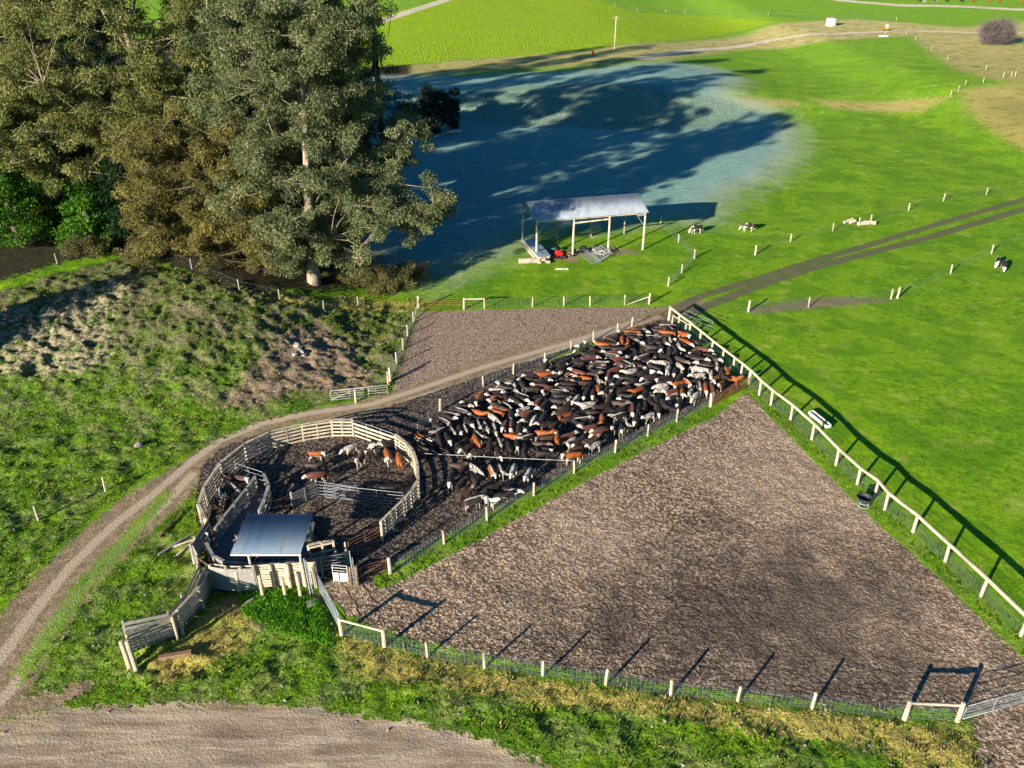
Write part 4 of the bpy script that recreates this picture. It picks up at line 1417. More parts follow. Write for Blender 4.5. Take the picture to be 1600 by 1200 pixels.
# things under and round the shed
st_ = empty('timber_stack', (*xy(838, 398), 0), label='long stack of pale timbers under blue-grey iron at the left end of the hay shed', cat='timber stack')
d = Vector((*xy(826, 380), 0)) - Vector((*xy(848, 405), 0))
L_ = d.length; d.normalize(); sd_ = Vector((-d.y, d.x, 0))
for k in range(9):
    b = MB()
    r_ = k % 3; c_ = k // 3
    b.beam(d * (-L_ / 2 + random.uniform(-.5, .5)) + sd_ * (r_ * .62 - .6) + Vector((0, 0, .2 + c_ * .34)), d * (L_ / 2 + random.uniform(-.5, .5)) + sd_ * (r_ * .62 - .6) + Vector((0, 0, .2 + c_ * .34)), .5, .28)
    b.build('timber', WOODG if (c_ + r_) % 2 else WOOD, st_)
b = MB()
b.beam(d * (-L_ / 2 - .2) + Vector((0, 0, 1.12)), d * (L_ / 2 + .2) + Vector((0, 0, 1.15)), 1.9, .03)
b.beam(d * (-L_ / 2 + .3) + sd_ * .3 + Vector((0, 0, 1.18)), d * (L_ / 2 - .4) + sd_ * .25 + Vector((0, 0, 1.2)), .8, .03)
b.build('iron_sheet', TIN, st_)
rm = empty('farm_machine', (*xy(873, 404), 0), .3, label='small bright red farm machine standing on bare soil under the hay shed', cat='machine')
b = MB(); b.box((0, 0, .75), (1.1, .7, .55)); b.box((-.15, 0, 1.12), (.6, .5, .3)); b.build('body', RED, rm, bevel=.06)
b = MB(); b.tube([(-.3, -.3, .5), (-.8, -.45, .05)], .05, 6); b.tube([(.3, -.3, .5), (.9, -.5, .05)], .05, 6); b.tube([(.5, 0, .7), (1.7, .1, .35)], .05, 6)
b.build('drawbar', RUST, rm)
for sx in (-.55, .55):
    b = MB(); b.tube([(.35, sx, .32), (.35, sx + .14, .32)], .32, 14); b.build('wheel', PLASTIC, rm)
for i, (p, q, r_, lab, mt) in enumerate((((811, 412), (843, 410), .42, 'thick cut log lying in front of the left end of the hay shed', WOODP),
                                         ((868, 421), (888, 421), .10, 'thin white rail lying on the grass in front of the hay shed', WHITE))):
    a, c = spot(*p), spot(*q)
    b = MB(); b.tube([Vector((0, 0, r_ * .8)), (c - a) + Vector((0, 0, r_ * .8))], [r_, r_ * .9], 10)
    b.build('log', mt, None, loc=a, label=lab, cat='log')
pc = spot(905, 400)
ph = empty('pipe_hurdle', pc, label='heap of bent galvanised hurdles spilling from the hay shed onto the grass', cat='hurdle')
for k in range(4):
    b = MB()
    a = (spot(900 + k * 8, 392 + k * 1.5) - pc) + Vector((0, 0, .15 + .12 * k)); c = (spot(925 + k * 6, 413 - k * 3) - pc) + Vector((0, 0, .1))
    s_ = Vector((1.3, .5, .1 + .15 * k))
    for q in range(5): b.tube([a + s_ * q / 4, c + s_ * q / 4], .035, 5)
    b.tube([a, a + s_], .04, 5); b.tube([c, c + s_], .04, 5)
    b.build('hurdle_frame', STEEL, ph)
pc = spot(945, 398)
dp = empty('wood_heap', pc, label='heap of pale broken timber and posts at the third front pole of the hay shed', cat='wood heap')
for k in range(13):
    an = random.uniform(0, 6.28); le = random.uniform(.8, 1.9); el = random.uniform(.1, .8)
    b = MB(); c0 = Vector((random.uniform(-1.6, .6), random.uniform(-.5, .7), .1))
    b.tube([c0, c0 + Vector((math.cos(an) * le, math.sin(an) * le * .6, el))], random.uniform(.06, .13), 6)
    b.build('branch', random.choice((WOODP, WOOD, WOODG)), dp)


for i, (px, py, lab, mt) in enumerate(((858, 396, 'dark blue covered heap behind the red farm machine in the hay shed', BLUEP), (888, 400, 'brown broken crate beside the red farm machine', WOODB),
                                      (915, 395, 'black tyre heap between the second and third poles of the hay shed', PLASTIC))):
    c0 = Vector((*xy(px, py), 0))
    h_ = empty('clutter_heap', c0, label=lab, cat='heap')
    for k in range(6):
        b = MB(); q = Vector((random.uniform(-.9, .9), random.uniform(-.5, .5), .15 + .12 * k)); an = random.uniform(0, 3)
        if mt is PLASTIC: b.tube([q, q + Vector((0, 0, .2))], .42, 14)
        else: b.box(q, (random.uniform(.5, 1.3), random.uniform(.3, .8), .18), an)
        b.build('piece', mt, h_)

# --- loose things in the paddocks ------------------------------------
tb = spot(1348, 790)
tub = empty('water_tub', tb, label='black round tub standing on a tyre against the right rail fence of the mud paddock', cat='tub')
b = MB(); n_ = 24
prof = [(.44, .42), (.52, .75), (.60, .86), (.64, .88), (.60, .90), (.54, .84), (.46, .55), (.0, .52)]
for (r_, z) in prof:
    for k in range(n_): b.v.append((r_ * math.cos(2 * math.pi * k / n_), r_ * math.sin(2 * math.pi * k / n_), z))
for j in range(len(prof) - 1):
    for k in range(n_):
        b.f.append([j * n_ + k, j * n_ + (k + 1) % n_, (j + 1) * n_ + (k + 1) % n_, (j + 1) * n_ + k])
b.build('bowl', PLASTIC, tub, smoothf=True)
b = MB()
for k in range(4):
    an = k * 1.57 + .5
    b.tube([(.5 * math.cos(an), .5 * math.sin(an), -.05), (.42 * math.cos(an), .42 * math.sin(an), .7)], .03, 5)
b.tube([(.45 * math.cos(k * .5236), .45 * math.sin(k * .5236), .38) for k in range(13)], .035, 5)
b.tube([(.50 * math.cos(k * .5236), .50 * math.sin(k * .5236), .10) for k in range(13)], .03, 5)
b.build('stand', STEEL, tub)
a, c = spot(1266, 648), spot(1294, 671)
tr_ = empty('trough', a, label='long pale feed trough on the grass just outside the high rail fence', cat='trough')
e = c - a; un = e.normalized(); sn = Vector((-un.y, un.x, 0))
b = MB()
b.beam(Vector((0, 0, .14)), e + Vector((0, 0, .14)), .5, .05)
for s_ in (-1, 1): b.beam(sn * .26 * s_ + Vector((0, 0, .30)), e + sn * .26 * s_ + Vector((0, 0, .30)), .05, .34)
b.beam(sn * -.26 + Vector((0, 0, .30)), sn * .26 + Vector((0, 0, .30)), .05, .34)
b.beam(e + sn * -.26 + Vector((0, 0, .30)), e + sn * .26 + Vector((0, 0, .30)), .05, .34)
b.build('body', WHITE, tr_)
b = MB(); b.box((*(e * .15).xy, .05), (.6, .1, .14), math.atan2(sn.y, sn.x)); b.box((*(e * .85).xy, .05), (.6, .1, .14), math.atan2(sn.y, sn.x)); b.build('foot', WOODG, tr_)
pc = spot(1342, 350)
lg = empty('log_pile', pc, label='heap of pale logs and stumps beside the upper pasture fence', cat='log pile')
for k in range(9):
    b = MB(); c0 = Vector((random.uniform(-2.6, 1.2), random.uniform(-.5, .5), .15 + .1 * (k % 3)))
    an = random.uniform(-.5, .5); le = random.uniform(.9, 2.6)
    b.tube([c0, c0 + Vector((math.cos(an) * le, math.sin(an) * le, random.uniform(0, .3)))], random.uniform(.12, .26), 8)
    b.build('piece', random.choice((WOODP, WOOD)), lg)
pl = spot(960, 76)
pole = empty('power_pole', pl, label='grey power pole with a short crossarm behind the frosted paddock', cat='power pole')
b = MB(); b.tube([(0, 0, -.4), (.05, 0, 10.3)], [.22, .15], 8); b.build('pole', WOOD, pole)
b = MB(); b.beam((-.9, 0, 9.6), (.9, 0, 9.6), .14, .16); b.build('crossarm', WOODG, pole)
b = MB()
for x_ in (-.8, 0, .8): b.tube([(x_, 0, 9.65), (x_, 0, 9.95)], .07, 6)
b.build('insulator', WHITE, pole)
b = MB()
for x_ in (-.8, .8): b.tube([(x_, 0, 9.9), (60, 14, 8.4), (120, 28, 9.6), (190, 45, 12)], .035, 3, cap=False)
b.build('cable', WIRE, pole)
p = spot(926, 86)
b = MB(); b.tube([(0, 0, 0), (0, 0, .6), (0, 0, 1.15), (0, 0, 1.3)], [.38, .40, .40, .2], 12)
b.build('red_drum', RED, None, loc=p, label='small red drum beside the dry bank left of the power pole', cat='drum')
p = spot(1298, 40)
tk_ = empty('water_tank', p, label='pale round concrete water tank on the far dry bank', cat='water tank')
b = MB(); b.tube([(0, 0, -.3), (0, 0, 3.0)], [2.15, 2.1], 28); b.build('wall', WHITE, tk_, smoothf=False)
b = MB(); b.tube([(0, 0, 3.0), (0, 0, 3.12), (0, 0, 3.3)], [2.2, 2.2, .3], 28); b.build('lid', STONE, tk_)
p = spot(1384, 48)
qb = empty('quad_bike', p, label='small orange machine with a white top parked on the far farm track', cat='farm vehicle')
b = MB(); b.box((0, 0, .75), (2.4, 1.2, .55)); b.build('body', ORANGE, qb, bevel=.1)
b = MB(); b.box((.15, 0, 1.7), (1.1, 1.0, 1.1)); b.build('white_top', WHITE, qb, bevel=.15)
for x_ in (-.8, .8):
    for y2 in (-.6, .6):
        b = MB(); b.tube([(x_, y2 - .12, .35), (x_, y2 + .12, .35)], .36, 12); b.build('wheel', PLASTIC, qb)
p = spot(1380, 58)
b = MB(); b.beam((-1.6, 0, .35), (1.6, 0, .35), 1.3, .5)
b.build('concrete_trough', WHITE, None, loc=p, label='white water trough at the top edge of the right-hand pasture', cat='trough')
# ------------------------------------------------------------------ skinned figures
def skinned(name, joints, bones, sub=1, yscale=1.0):
    """one continuous surface grown over a skeleton; joints {key: (x,y,z,r)}"""
    keys = list(joints)
    me = bpy.data.meshes.new(name + '_skeleton')
    me.from_pydata([joints[k][:3] for k in keys], [(keys.index(a), keys.index(b_)) for a, b_ in bones], [])
    o = bpy.data.objects.new(name + '_skeleton', me)
    COL.objects.link(o)
    m = o.modifiers.new('skin', 'SKIN')
    m.use_smooth_shade = True
    s_ = o.modifiers.new('sub', 'SUBSURF')
    s_.levels = s_.render_levels = sub
    for i, k in enumerate(keys):
        r = joints[k][3]
        me.skin_vertices[0].data[i].radius = (r, r) if not hasattr(r, '__len__') else r
        me.skin_vertices[0].data[i].use_root = (i == 0)
    dg = bpy.context.evaluated_depsgraph_get()
    dg.update()
    out = bpy.data.meshes.new_from_object(o.evaluated_get(dg))
    out.name = name
    bpy.data.objects.remove(o)
    bpy.data.meshes.remove(me)
    n = len(out.vertices)
    V = np.zeros(n * 3, np.float32)
    out.vertices.foreach_get('co', V)
    V = V.reshape(-1, 3)
    out.polygons.foreach_set('use_smooth', [True] * len(out.polygons))
    return out, V


def cow_mesh(kind, walk=0, fat=1.0, tail=0):
    nk = dict(
        straight=((.86, 0, 1.20), (1.05, 0, 1.30), (1.24, 0, 1.20), (1.42, 0, 1.04)),
        left=((.84, .10, 1.20), (.98, .24, 1.30), (1.08, .42, 1.20), (1.14, .60, 1.05)),
        right=((.84, -.10, 1.20), (.98, -.24, 1.30), (1.08, -.42, 1.20), (1.14, -.60, 1.05)),
        raised=((.82, 0, 1.30), (.95, 0, 1.50), (1.15, 0, 1.44), (1.36, 0, 1.36)),
        low=((.90, .02, 1.06), (1.10, .05, 1.02), (1.27, .07, .88), (1.42, .09, .72)),
        graze=((.90, 0, .92), (1.06, 0, .70), (1.14, 0, .47), (1.22, 0, .24)))[kind]
    J = {'pelvis': (-.66, 0, 1.10, .27 * fat)}
    J['loin'] = (-.34, 0, 1.07, .32 * fat)
    J['belly'] = (.02, 0, 1.02, .36 * fat)
    J['chest'] = (.36, 0, 1.04, .34 * fat)
    J['withers'] = (.60, 0, 1.10, .27 * fat)
    J['neck'] = (*nk[0], .185)
    J['poll'] = (*nk[1], .135)
    J['face'] = (*nk[2], .13)
    J['muzzle'] = (*nk[3], .10)
    hd = Vector(nk[2]) - Vector(nk[1])
    sd = Vector((-hd.y, hd.x, 0)).normalized() if hd.xy.length > .02 else Vector((0, 1, 0))
    for s, nm in ((1, 'a'), (-1, 'b')):
        e = Vector(nk[1]) + sd * .24 * s - hd * .1
        J['ear' + nm] = (*e, .05)
        w_ = walk * s
        J['hip' + nm] = (-.60, .17 * s, .86, .16)
        J['stifle' + nm] = (-.46 + w_ * .4, .19 * s, .66, .115)
        J['hock' + nm] = (-.74 + w_, .17 * s, .44, .062)
        J['pastern' + nm] = (-.66 + w_ * 1.2, .17 * s, .11, .045)
        J['hoof' + nm] = (-.62 + w_ * 1.2, .17 * s, .02, .055)
        J['arm' + nm] = (.46, .17 * s, .78, .125)
        J['knee' + nm] = (.48 - w_, .16 * s, .44, .066)
        J['cannon' + nm] = (.46 - w_ * 1.2, .16 * s, .11, .043)
        J['foot' + nm] = (.50 - w_ * 1.2, .16 * s, .02, .055)
    J['dock'] = (-.96, 0, 1.20, .04)
    J['tail'] = (-1.04, tail, .82, .026)
    J['switch'] = (-1.03, tail * 1.4, .48, .045)
    B = [('pelvis', 'loin'), ('loin', 'belly'), ('belly', 'chest'), ('chest', 'withers'), ('withers', 'neck'), ('neck', 'poll'), ('poll', 'face'),
         ('face', 'muzzle'), ('pelvis', 'dock'), ('dock', 'tail'), ('tail', 'switch')]
    for nm in 'ab':
        B += [('poll', 'ear' + nm), ('pelvis', 'hip' + nm), ('hip' + nm, 'stifle' + nm), ('stifle' + nm, 'hock' + nm), ('hock' + nm, 'pastern' + nm),
              ('pastern' + nm, 'hoof' + nm), ('chest', 'arm' + nm), ('arm' + nm, 'knee' + nm), ('knee' + nm, 'cannon' + nm), ('cannon' + nm, 'foot' + nm)]
    me, V = skinned('cow', J, B)
    pol, muz, nec = (np.array(J[k][:3]) for k in ('poll', 'muzzle', 'neck'))
    d = muz - pol
    tpar = ((V - pol) @ d) / (d @ d)
    dist = np.linalg.norm(V - (pol + np.clip(tpar, 0, 1)[:, None] * d), axis=1)
    ear = np.zeros(len(V))
    for nm in 'ab':
        ear = np.maximum(ear, (np.linalg.norm(V - np.array(J['ear' + nm][:3]), axis=1) < .09) * 1.0)
    face = np.clip((tpar + .55) / .22, 0, 1) * (dist < .30) * (V[:, 0] > .6) * (1 - ear)
    body = (V[:, 0] < .95) & (V[:, 0] > -.99)
    top = np.clip((V[:, 2] - 1.20) / .12, 0, 1) * np.clip((.20 - np.abs(V[:, 1])) / .10, 0, 1) * body
    under = np.maximum(np.clip((.62 - V[:, 2]) / .2, 0, 1), np.clip((.86 - V[:, 2]) / .12, 0, 1) * body)
    brisket = (V[:, 0] > .62) * np.clip((nec[2] - .06 - V[:, 2]) / .08, 0, 1) * (V[:, 2] > .5)
    under = np.maximum(under, np.maximum(brisket, (V[:, 0] < -.98) * (V[:, 2] < .62)))
    for an, av in (('face', face), ('top', top), ('under', under)):
        a = me.attributes.new(an, 'FLOAT', 'POINT')
        a.data.foreach_set('value', av.astype(np.float32))
    me.materials.clear()
    me.materials.append(None)
    return me


def coat_material(name, coat, coat2, face=0, top=0, under=0, patch=None, fleck=None, white=(.66, .60, .50)):
    m, t, b = new_mat(name)
    tc = t.add('ShaderNodeTexCoord').outputs['Object']
    rnd = t.add('ShaderNodeObjectInfo').outputs['Random']
    off = t.add('ShaderNodeVectorMath', operation='MULTIPLY_ADD')
    cmb = t.add('ShaderNodeCombineXYZ')
    for i in range(3): t.setin(cmb, i, rnd)
    t.setin(off, 0, cmb.outputs[0]); off.inputs[1].default_value = (37, 53, 71); t.setin(off, 2, tc)
    co = off.outputs[0]
    n1 = t.noise(co, 2.2, 3, .5)
    n2 = t.noise(co, 9, 3, .6)
    col = t.mix(t.ss(n1, .35, .7), coat, coat2)
    col = t.mix(t.math('MULTIPLY', rnd, .5), col, coat2)

    def over(col, msk, amt, lo=.4, hi=.6):
        f = t.ss(t.math('MULTIPLY_ADD', t.math('SUBTRACT', n2, .5), .8, msk), lo, hi)
        return t.mix(t.math('MULTIPLY', f, amt), col, white)
    if patch: col = t.mix(t.ss(t.noise(co, patch[0], 2, .4), patch[1], patch[1] + .03), col, white)
    if fleck: col = t.mix(t.math('MULTIPLY', t.ss(t.noise(co, fleck[0], 4, .7), fleck[1], fleck[1] + .12), fleck[2]), col, white)
    if top: col = over(col, t.math('MULTIPLY_ADD', t.math('SUBTRACT', n1, .5), .7, t.attr('top')), top)
    if under: col = over(col, t.attr('under'), under)
    if face: col = over(col, t.attr('face'), face, .45, .55)
    t.setin(b, 'Base Color', col)
    b.inputs['Roughness'].default_value = .55
    b.inputs['Specular IOR Level'].default_value = .35
    b.inputs['Sheen Weight'].default_value = .03
    t.setin(b, 'Normal', t.bump(n2, .3, .02))
    return m


BLK, BLK2 = (.008, .006, .006), (.040, .026, .020)
COAT = dict(
    O=coat_material('orange_hereford_coat', (.36, .095, .014), (.20, .050, .012), 1, .0, .7),
    OB=coat_material('plain_orange_coat', (.38, .11, .018), (.22, .055, .012)),
    OS=coat_material('orange_striped_coat', (.44, .12, .018), (.30, .07, .012), 1, .9, .9),
    R=coat_material('red_brown_coat', (.15, .040, .016), (.07, .022, .014), 1, .1, .5),
    BW=coat_material('black_white_faced_coat', BLK, BLK2, 1, 0, .25),
    B=coat_material('black_coat', BLK, BLK2),
    BS=coat_material('black_white_backed_coat', BLK, (.045, .032, .028), .5, .8, .4),
    W=coat_material('pale_speckled_coat', (.04, .032, .030), (.12, .10, .09), .7, .8, .5, fleck=(5, .44, .85)),
    F=coat_material('patched_coat', BLK, BLK2, .8, 0, .9, patch=(1.5, .52)),
    D=coat_material('dark_brown_coat', (.030, .018, .014), (.075, .042, .028), .25),
)
CM = [cow_mesh('straight', .05, 1.0, .05), cow_mesh('left', -.06, .98, .0), cow_mesh('right', .07, 1.02, -.06), cow_mesh('low', -.05, 1.0, .04),
      cow_mesh('raised', .06, .97, -.04), cow_mesh('graze', .10, 1.03, .02), cow_mesh('straight', -.09, .94, -.05)]
KIND_TXT = dict(O='white-faced orange cow', OB='plain orange cow', OS='white-backed orange cow', R='white-faced red-brown cow',
                BW='white-faced black cow', B='plain black cow', BS='white-striped black cow', W='pale speckled cow',
                F='black-and-white patched cow', D='dark brown cow')


def head_ang(cx, cy, dx, dy, z=.9):
    a, c = xy(cx, cy, z), xy(cx + dx * 12, cy + dy * 12, z)
    return math.atan2(c[1] - a[1], c[0] - a[0])


def frame(f, lst):
    ox, oy, s = f
    return [(ox + zx * s, oy + zy * s, k, dx, dy) for (k, zx, zy, dx, dy) in lst]


GROUP2 = frame((640, 590, .1875), [
    ('D', 405, 722, 1, .05), ('W', 555, 755, 1, .75), ('OS', 690, 775, .5, 1), ('BS', 760, 765, .35, 1), ('W', 860, 775, -.3, .9), ('W', 985, 795, -.5, .9),
    ('BW', 340, 850, -.15, 1), ('B', 435, 870, .8, -.7), ('B', 545, 855, .6, 1), ('D', 470, 945, 1, -.35), ('BS', 540, 1015, 1, -.3), ('B', 700, 905, 1, -.3),
    ('F', 860, 930, 1, .2), ('BW', 640, 975, 0, 1), ('F', 715, 1010, -1, .1), ('B', 780, 975, 1, -.2)])
RING = frame((400, 620, .1875), [
    ('O', 510, 458, 1, .02), ('B', 480, 560, 1, .05), ('R', 490, 645, -1, .1), ('W', 780, 415, -1, .35), ('F', 965, 400, 1, -.25), ('R', 865, 510, -.55, 1),
    ('B', 980, 500, .55, .9), ('O', 1100, 485, .5, 1), ('OB', 1195, 520, .3, 1), ('B', 1085, 745, -1, 0), ('B', 1120, 375, 1, -.3)])
PEN = frame((180, 620, .1875), [('R', 1040, 680, 1, .1), ('BS', 875, 800, .15, 1), ('BS', 975, 745, .9, .7), ('B', 830, 890, .1, 1), ('B', 960, 800, .5, 1),
                                 ('B', 950, 650, 1, .2)])
MOB_PLACES = """
-8.11,63.96,-0.66,O -6.80,65.07,-2.35,BS -5.84,63.65,-1.24,BW -5.47,65.09,-1.23,BS -4.35,65.46,-1.34,BS -6.34,66.95,-0.68,BS
-5.79,68.18,-0.36,BS -4.78,68.56,-0.58,BS -3.22,63.37,-1.27,OB -4.05,62.23,-2.33,BW -3.07,65.99,-1.33,BS -2.42,65.74,-1.31,BS
-1.67,67.21,-0.97,W -1.13,63.25,-1.34,BS -1.97,62.44,-1.44,B -3.06,68.35,-0.52,OB -1.37,68.44,-0.52,OB -0.43,69.74,-0.87,BS
1.03,69.14,-2.61,W 0.41,70.56,-0.95,BW -1.38,72.87,3.14,W -0.91,74.21,-0.48,BS 0.22,74.07,1.71,W 1.03,71.72,2.52,BS
3.53,72.93,-2.53,R 2.52,70.36,-2.18,R 2.63,74.29,3.14,B 1.90,72.92,3.14,B -3.12,71.89,-2.06,OB -4.24,70.58,-2.76,BW
1.23,68.30,-2.86,R 2.04,67.10,-1.93,W -0.07,66.17,-1.67,R 0.06,64.36,-0.18,O 3.10,64.74,-0.19,OB 8.04,64.75,-2.65,R
5.00,67.85,-2.56,OB 7.23,69.79,-2.86,W 6.29,70.86,-1.99,W 4.97,71.46,-0.10,BW 4.69,70.51,-0.20,BW 3.02,66.46,-2.95,BW
1.64,65.40,-2.20,BW 1.22,63.97,-2.59,BS 0.45,62.50,-1.49,BW 2.62,61.47,3.05,B 5.21,61.06,-2.97,O 5.31,63.46,-2.32,W
7.32,62.66,-2.49,W 4.46,65.42,-1.79,BW 4.14,63.62,-1.62,OB 2.68,62.95,-0.18,D 2.92,63.86,-2.96,D -0.25,62.26,-1.40,B
6.69,67.19,0.19,BS -0.11,68.05,-1.62,BW 13.88,86.23,-0.24,OB 12.49,84.41,-1.69,OB 13.12,84.03,-1.56,OB 9.96,83.24,2.91,O
7.78,81.88,1.93,BW 10.89,80.53,-0.27,BS 9.60,78.78,-0.26,BS 12.38,78.66,-0.84,BS 6.36,80.67,0.64,BS 8.69,80.20,0.00,D
7.30,75.44,2.93,O 8.58,76.32,-0.11,D 9.93,75.46,-1.86,R 12.37,76.74,-2.68,W 14.16,79.98,-2.60,BS 16.16,84.41,2.79,B
17.87,86.17,-0.28,OB 17.88,84.31,-1.67,W 19.76,85.70,-0.76,O 19.56,83.83,-0.83,O 18.59,82.40,-1.59,W 18.34,87.91,3.14,BS
19.78,80.35,0.00,B 20.40,78.83,-0.33,R 18.33,79.23,-0.93,D 15.78,78.78,3.14,W 16.49,77.26,-1.89,W 17.97,77.95,-1.19,W
19.78,77.17,-0.33,W 19.33,76.03,-2.94,W 14.79,76.74,-0.52,F 18.08,74.33,-1.23,OS 16.89,74.25,-2.77,O 17.10,72.47,-1.77,O
15.12,73.77,-2.86,W 15.14,72.85,-2.57,W 15.91,72.32,-2.70,R 15.94,71.41,-2.36,F 12.65,72.77,-2.51,OB 19.64,73.27,-1.73,O
21.03,75.09,-2.31,O 22.67,76.80,-1.54,OB 23.05,75.39,-0.22,OB 21.79,78.04,-1.74,BS 20.82,76.16,-1.82,W 17.92,72.34,-1.98,W
18.26,71.63,-2.22,W 8.74,72.84,-1.66,OB 11.68,69.03,-1.72,R 12.30,69.14,-1.78,B 13.01,69.60,-1.71,B 14.18,68.93,-1.70,BW
14.85,69.81,-1.38,B 13.02,67.85,-2.48,W 10.17,67.90,-2.64,BS 11.70,66.96,-1.85,BW 8.60,67.15,-1.59,OB 8.08,65.36,-2.65,R
10.16,65.35,-1.63,BW 4.71,72.67,-0.04,BS 8.26,80.77,-2.93,B 10.67,70.15,-0.30,D 8.10,71.94,-1.71,BW 9.56,65.83,-1.95,BW
11.24,81.32,-0.03,R 8.46,79.52,0.23,R 3.10,76.84,6.39,R 8.77,69.53,-2.67,B 14.67,87.12,-0.13,D 5.47,78.80,0.74,B
10.89,77.16,0.55,R 10.80,73.94,-2.15,B 9.08,78.13,-0.30,D 11.30,70.68,2.69,BW 11.13,72.72,0.48,B 3.04,69.52,-2.04,BW
4.23,75.60,6.55,BW 6.84,76.63,2.58,R -4.84,69.51,-0.07,BW 14.98,77.78,2.42,BW 21.94,75.85,-1.56,B 13.33,76.15,-2.75,B
14.83,83.38,2.93,D 5.50,73.93,3.09,BW -6.61,63.37,-1.35,B 15.49,75.16,-2.73,BW 9.40,68.92,0.72,BW 13.52,80.97,1.51,B
11.13,84.49,2.18,D 16.56,82.13,-1.54,BW 7.78,73.84,-2.26,B 5.35,77.81,0.71,BW 20.66,83.90,-0.76,B 7.08,65.66,-2.90,R
12.29,74.41,-2.38,D -0.53,71.19,-1.30,BW 1.85,75.88,2.89,BW -1.57,69.91,2.66,BW 21.84,79.71,-0.83,BW -1.80,71.50,3.05,R
7.37,72.09,-1.95,BW 6.96,74.44,3.11,D 6.61,66.45,3.12,B 19.19,74.84,0.52,BW 5.58,76.59,5.90,R 20.02,81.27,3.47,BW
2.96,67.58,1.21,B 1.47,75.35,2.98,BW 10.79,66.69,-1.57,BS 0.63,65.56,1.57,BW 5.64,62.20,-2.63,D 3.19,74.89,6.24,BW
17.50,87.35,6.06,D 5.21,64.21,0.51,R 13.77,85.63,-0.24,D 9.10,77.48,2.93,BS 10.41,82.48,3.03,B 15.02,81.33,-3.08,B
20.55,78.18,2.77,BW -7.23,66.35,2.19,BW 17.94,81.76,-1.45,B 2.96,62.13,5.96,BW 17.05,79.27,-1.50,B 13.22,71.86,-1.92,BW
6.06,63.36,-2.39,BW 2.89,73.64,2.95,R 21.24,81.95,-0.53,R 3.66,78.17,1.28,BW 9.47,72.53,-1.99,BW 17.04,76.60,-1.80,BW
18.87,83.65,2.13,BW 17.28,85.54,3.13,D -7.74,62.94,2.60,BW 14.87,79.43,0.29,BW 5.35,72.04,-0.00,B -1.64,65.62,-1.40,BS
10.36,68.84,-2.46,B 16.37,70.32,-1.96,BW -3.06,61.57,-2.74,BW 9.63,71.21,1.22,D 15.32,82.54,2.74,BW 7.23,63.47,0.45,D
4.75,68.47,-2.51,D 7.56,68.56,-3.29,B 8.60,82.46,2.19,BW 11.90,78.21,-0.74,D 5.55,67.42,0.41,B 11.37,71.64,-0.36,B
16.10,83.78,2.84,B -4.52,63.04,-2.18,B 17.30,75.37,1.05,BW 11.72,79.70,0.33,R 13.44,74.00,-2.68,BS 6.92,77.95,0.36,B
13.62,70.56,-1.55,B 19.11,73.62,-1.69,BS 8.88,75.16,-1.50,BS -1.22,69.06,2.67,R 1.47,67.30,-1.91,BW 11.13,83.36,5.70,BW
-1.21,61.53,-1.30,BW 2.56,71.37,0.57,BW -4.04,66.46,-1.11,BW 4.85,69.42,3.14,BW 11.64,75.35,-3.32,BW 7.66,78.75,0.28,BW
3.55,76.14,6.39,O 1.02,74.10,1.92,BW -3.26,67.41,2.99,BW 4.99,79.41,0.52,B 5.43,73.24,2.93,B 12.02,81.95,0.05,B
17.24,83.85,-1.67,R 21.40,74.15,-2.17,O 0.95,71.05,-0.74,BW 16.24,85.08,2.93,BS 1.10,61.83,-1.62,B -3.12,70.57,-2.36,BW
-5.92,67.44,-0.61,BW 17.38,81.39,-1.58,B 13.80,84.78,-0.76,B 9.20,81.40,-0.14,BW 20.22,79.53,-0.40,BW 17.08,86.91,-0.21,B
13.56,78.29,-0.75,BW 12.01,85.26,1.28,BW -0.70,65.95,-1.80,R -1.70,72.20,6.35,BW 17.11,73.67,-2.81,BW -3.09,64.47,-1.06,BS
8.94,76.82,3.07,B 15.85,74.65,-2.69,B 21.32,80.79,-0.14,BW 14.23,75.52,3.51,BW 16.24,80.47,3.13,B 3.88,65.97,-2.16,B
14.21,70.76,1.55,D -7.73,62.23,-0.34,B 14.90,86.51,-0.23,BW 10.25,74.49,-1.82,BW 20.29,73.55,1.62,R -0.78,73.47,2.63,BW
7.05,79.46,0.71,D 15.54,69.52,-1.28,B 6.02,74.96,3.17,B -4.80,65.02,-1.35,BW
"""
placed = []
for w_ in MOB_PLACES.split():
    q_ = w_.split(',')
    placed.append([float(q_[0]), float(q_[1]), float(q_[2]), q_[3]])
rs = random.Random(5)

ORD = ['nearest', 'second nearest', 'third nearest', 'fourth nearest', 'fifth nearest', 'sixth nearest', 'seventh nearest', 'eighth nearest', 'ninth nearest',
       'tenth nearest', 'eleventh nearest', 'twelfth nearest']
NUM = ['first', 'second', 'third', 'fourth', 'fifth', 'sixth', 'seventh', 'eighth', 'ninth']


def facing(a):
    a = math.degrees(a) % 360
    return ('facing right', 'facing away', 'facing left', 'facing the camera')[int(((a + 45) % 360) // 90)]


def put_cow(x, y, a, k, label, group, mesh=None, s=None, z=None):
    me = mesh if mesh is not None else rs.choice(CM[:5] + CM[6:] + CM[:1])
    o = bpy.data.objects.new('cow', me)
    COL.objects.link(o)
    o.material_slots[0].link = 'OBJECT'
    o.material_slots[0].material = COAT[k]
    s = s or rs.uniform(.80, .95)
    o.scale = (s, s, s)
    c0 = Vector((.12, 0, 0))
    o.location = (x - math.cos(a) * .12, y - math.sin(a) * .12, ground_z(x, y) if z is None else z)
    o.rotation_euler = (0, 0, a)
    return tag(o, label, 'cow', group)


